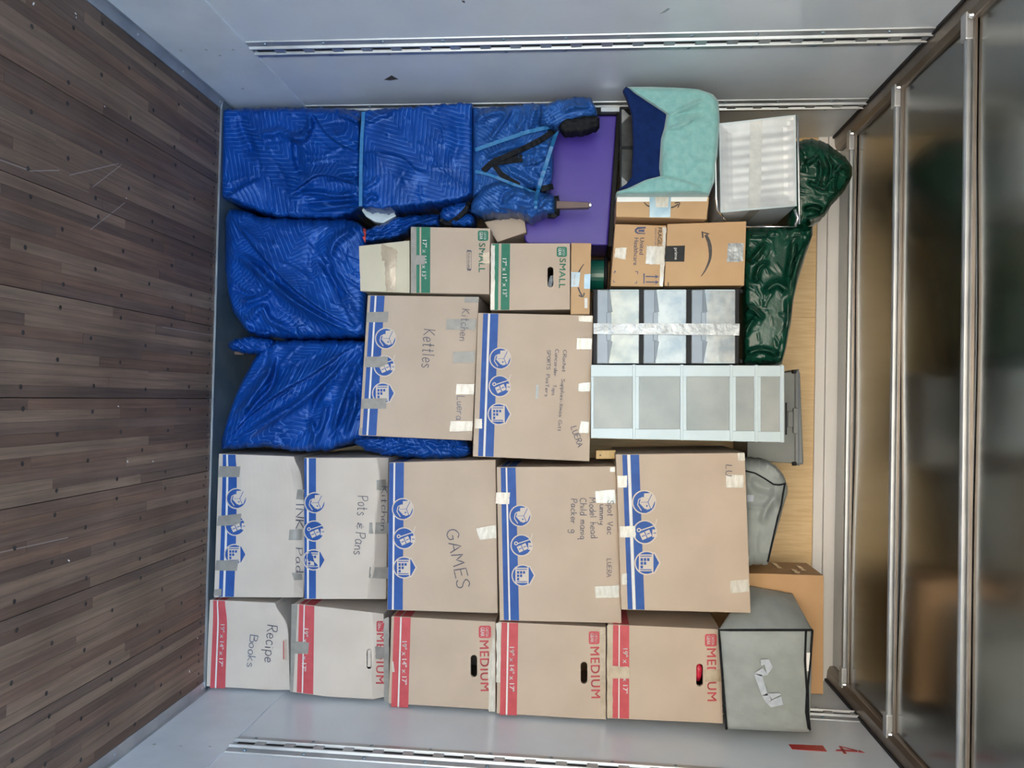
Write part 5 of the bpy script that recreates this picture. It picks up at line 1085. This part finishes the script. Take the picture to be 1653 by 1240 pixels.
# white drawer tower with five frosted drawers
Yt = stackY(1110, 650)-.02
tw = slab([(958, 594), (956, 704), (1264, 710), (1264.5, 594)], Yt+.012, Yt+.34, M_greyplastic, 'drawer_tower', bev=.003); tag(tw, 'tall white plastic tower with five grey frosted drawers', 'drawers')
edges = [(50, 315), (315, 605), (605, 905), (905, 1058), (1058, 1228)]; win = [(70, 305), (345, 592), (632, 892), (932, 1042), (1083, 1198)]
def yl_(x): return 589+(x-956)*.004
def yr_(x): return 707.5+(x-953)*.021
for (a, b), (wa, wb_) in zip(edges, win):
    xa, xb = z(a, 0)[0]+.6, z(b, 0)[0]-.6; wa, wb_ = z(wa, 0)[0], z(wb_, 0)[0]
    d = empty('drawer', (0, 0, 0), None, None); d.parent = tw; d.location = (0, 0, 0); d['_o'] = tw['_o']
    bpy.data.objects.remove(d)
    ya, yb_ = 608, z(0, 945)[1]+(wa-960)*.02
    d = slab([(wa-1, ya-1), (wa-1, yb_+1), (wb_+1, yb_+1), (wb_+1, ya-1)], Yt+.001, Yt+.014, M_frost2, 'drawer', tw, .001)
    for q in ([(xa, yl_(xa)), (xa, ya), (xb, ya), (xb, yl_(xb))], [(xa, yb_), (xa, yr_(xa)), (xb, yr_(xb)), (xb, yb_)], [(xa, ya), (xa, yb_), (wa, yb_), (wa, ya)], [(wb_, ya), (wb_, yb_), (xb, yb_), (xb, ya)]): slab(q, Yt-.006, Yt+.013, M_whiteplastic, 'frame', d, .0015)
for a in (305, 595, 895, 1048, 1205):
    xa = z(a, 0)[0]; slab([(xa, yl_(xa)-1), (xa, yr_(xa)+.5), (xa+4.6, yr_(xa)+.5), (xa+4.6, yl_(xa)-1)], Yt-.009, Yt+.33, M_whiteplastic, 'shelf', tw, .0015)
for x0, x1 in ((962, 1008), (1030, 1078), (1105, 1172), (1186, 1212), (1226, 1258)):    # drawer sides seen from the right
    p = unproj(x0, 706, Yt); q = unproj(x1, 708, Yt); xx = max(unproj(956, 704, Yt+.012)[0], unproj(1264, 710, Yt+.012)[0])
    mb = MB(); mb.box(xx+.0005, xx+.008, Yt+.03, Yt+.29, p[2]+.01, q[2]-.006); mb.build('drawer_side', M_frost2, tw, bev=.003)
# grey lidded tote
Yq = Yt+.355
to = Carton('storage_tote', 'grey plastic tote with a clamped lid, behind the white drawer tower', 'tote', [(1208, 606), (1206, 744), (1285, 748), (1287, 600)], depth=.30, mat=M_greyplastic, bulge=.003, Y=Yq)
slab([(1284, 597), (1284, 751), (1298, 750), (1292, 600)], Yq-.014, Yq+.31, M_greyplastic, 'lid', to.o, .008)
slab([(1288, 596), (1289, 752), (1291, 752), (1290, 596)], Yq-.018, Yq+.2, M_bluegreyd, 'lid_groove', to.o, .001)
slab(q4(1268, 1270.5, 650, 702), Yq-.006, Yq+.002, M_black, 'handle_slot', to.o, .001); slab(q4(1272, 1285, 664, 690), Yq-.012, Yq+.002, M_greyplastic, 'latch', to.o, .003); slab(q4(1281, 1289, 659, 700), Yq-.02, Yq+.002, M_greyplastic, 'latch', to.o, .003)
for yy in (597, 746): slab(q4(1280, 1286, yy, yy+6), Yq-.016, Yq+.004, M_black, 'clip', to.o, .002)
# small piece of tan wood in the gap
wp = slab(q4(962, 994, 727, 741), stackY(980, 735)+.08, stackY(980, 735)+.16, noise_mat('tan_pine_wood', (.55, .36, .13), (.62, .42, .17), 9, .5, stretch=(1, 1, 8)), 'wood_block', bev=.002); tag(wp, 'small tan wood block in the gap under the white drawer tower', 'wood')
slab(q4(968, 970, 734, 736), stackY(980, 735)+.0785, stackY(980, 735)+.085, M_screw, 'nail_hole', wp, 0)
# white plastic dish wedged among the blankets
z = zm(570, 320, 7.187); Yw = stackY(610, 345)+.07
dp = [z(95, 140), z(120, 100), z(210, 150), z(480, 165), z(500, 205), z(345, 290), z(250, 275), z(150, 215)]
A = np.array([unproj(x, y, Yw) for x, y in dp]); n = len(A); B = A.copy(); B[:, 1] += .12
M_dish = noise_mat('pale_plastic', (.50, .58, .60), (.66, .72, .73), 12, .25, .3, 40)
ds = mk('plastic_dish', np.vstack([A, B]), [list(range(n)), list(range(n, 2*n))]+[[i, (i+1) % n, n+(i+1) % n, n+i] for i in range(n)], M_dish); fix_normals(ds); bevel(ds, .006, 3); tag(ds, 'pale plastic dish wedged between two blue wrapped pieces', 'dish')
ff = FlatFace(ds, Yw); ff.grid('rim', [z(100, 135), z(120, 170), z(480, 190), z(478, 165)], M_whiteplastic, h=.008, n=(3, 10))
# grey soft storage bags
z = zm(980, 720, 4.43)
gbC = Sheet('storage_bag', [(1195, 742, 913), (1205, 742, 913), (1225, 742, 912), (1240, 745, 911), (1248, 749, 880), (1258, 757, 842), (1264, 766, 818), (1269, 778, 803), (1271.5, 787, 795)], off=.13, thick=.34, rnd=20, rdep=.07, mat=M_greyfab, seed=40, folds=[('r', [z(1100, 560), z(1160, 420), z(1230, 330)], .010, 6), ('r', [z(1120, 110), z(1210, 160), z(1260, 240)], .012, 5), ('v', [z(1020, 240), z(1120, 300), z(1200, 300)], .010, 7)], wr=[(22, 60, 40, 36, 5, .004)])
tag(gbC.o, 'grey fabric storage bag with black piping, behind the topmost large carton', 'bag', 'grey fabric storage bags'); gbC.root = gbC.o
gbC.strap('piping', [z(985, 178), z(1060, 195), z(1130, 235), z(1190, 275), z(1235, 280), z(1278, 268)], 2.6, M_blackcloth, h=.004, thick=.006)
gbC.strap('piping', [z(1272, 270), z(1260, 340), z(1245, 430), z(1215, 540), z(1190, 650), z(1170, 740), z(1150, 830)], 2.6, M_blackcloth, h=.004, thick=.006)
gbC.grid('label_patch', [z(1002, 350), z(1000, 398), z(1046, 398), z(1050, 352)], M_handle, h=.003)
z = zm(970, 980, 4.468)
Yb_ = stackY(1235, 1100)-.02
fq = np.array([z(850, 165), z(905, 880), z(1505, 905), z(1525, 165)]); bq = np.array([(1206, 945), (1200, 1128), (1276, 1130), (1279, 958)]); Y1 = 3.20
def bagpt(a, b, d):
    p = (1-a)*(1-b)*fq[0]+a*(1-b)*fq[1]+a*b*fq[2]+(1-a)*b*fq[3]; q = (1-a)*(1-b)*bq[0]+a*(1-b)*bq[1]+a*b*bq[2]+(1-a)*b*bq[3]
    bul = .018*(16*a*(1-a)*b*(1-b))**.5
    P = unproj(p[0], p[1], Yb_-bul*(1-d)); Q = unproj(q[0], q[1], Y1); R = P*(1-d)+Q*d
    sgn = np.array([(-1 if a < .02 else (1 if a > .98 else 0)), 0, (-.3 if b < .02 else (1 if b > .98 else 0))]); R = R+sgn*.03*math.sin(math.pi*d)*math.sin(math.pi*(b if abs(sgn[0]) else a))
    R[0] = min(R[0], W2-.0185); return R
V = []; idx = {}; F = []; NA, NB, ND = 30, 26, 14
def vid(i, j, k):
    if (i, j, k) not in idx:
        R = bagpt(i/NA, j/NB, k/ND); rg_ = math.sin(i*1.9+j*.7)*math.sin(j*1.3+k*.9+i*.4); R = R+np.array([.0012, .002, .0012])*rg_; idx[(i, j, k)] = len(V); V.append(R)
    return idx[(i, j, k)]
for i in range(NA):
    for j in range(NB):
        for k in (0, ND): F.append([vid(i, j, k), vid(i+1, j, k), vid(i+1, j+1, k), vid(i, j+1, k)])
for k in range(ND):
    for i in range(NA):
        for j in (0, NB): F.append([vid(i, j, k), vid(i+1, j, k), vid(i+1, j, k+1), vid(i, j, k+1)])
    for j in range(NB):
        for i in (0, NA): F.append([vid(i, j, k), vid(i, j+1, k), vid(i, j+1, k+1), vid(i, j, k+1)])
gbR = mk('storage_bag', V, F, M_greyfab, smooth=True); fix_normals(gbR); tag(gbR, 'grey fabric storage bag with pale handle and black piping, on the topmost medium carton', 'bag', 'grey fabric storage bags')
def edge_tube(ab, r, mat, name='piping'):
    pts = []
    for (a0_, b0_), (a1_, b1_) in zip(ab[:-1], ab[1:]):
        for t in np.linspace(0, 1, 9)[:-1]: pts.append(bagpt(a0_+(a1_-a0_)*t, b0_+(b1_-b0_)*t, 0)+np.array([0, -.003, 0]))
    pts.append(bagpt(*ab[-1], 0)+np.array([0, -.003, 0])); m_ = MB(); m_.tube(pts, r, 8); return m_.build(name, mat, gbR, smooth=True)
edge_tube([(1, .0), (0, 0), (0, 1)], .0045, M_blackcloth); edge_tube([(0, .93), (.3, .925), (.6, .955), (.8, .95), (.96, .985)], .004, M_blackcloth); edge_tube([(0, 1), (.3, .985), (.55, .965), (.8, .975), (.97, 1.0)], .004, M_blackcloth)
class BagFace(Face):
    o = gbR
    def depth(s, px, py): return np.full(np.shape(px), Yb_-.018)
bf = BagFace()
for q in ([z(1152, 380), z(1155, 425), z(1180, 415), z(1212, 378)], [z(1180, 415), z(1200, 490), z(1240, 435), z(1212, 378)], [z(1168, 440), z(1102, 480), z(1160, 500), z(1205, 490)], [z(1102, 480), z(1160, 640), z(1205, 640), z(1162, 490)], [z(1160, 640), z(1190, 690), z(1232, 680), z(1205, 620)], [z(1190, 690), z(1228, 725), z(1315, 705), z(1300, 645)], [z(1205, 625), z(1235, 665), z(1300, 632), z(1290, 622)]): bf.grid('handle_strap', q, M_handle, h=.010, n=(5, 3))
wv = [bagpt(a, b, 0)+np.array([0, -.0035, 0]) for a, b in ((.22, .94), (.22, .985), (.40, .975), (.40, .945))]+[bagpt(a, b, 0)+np.array([0, -.0035, 0]) for a, b in ((.66, .958), (.66, .972), (.96, .995), (.94, .972))]
mk('white_lining', wv[:4], [(0, 1, 2, 3)], M_whitetrim, gbR); mk('white_lining', wv[4:], [(0, 1, 2, 3)], M_whitetrim, gbR)
for o in bpy.data.objects:
    if '_o' in o: del o['_o']
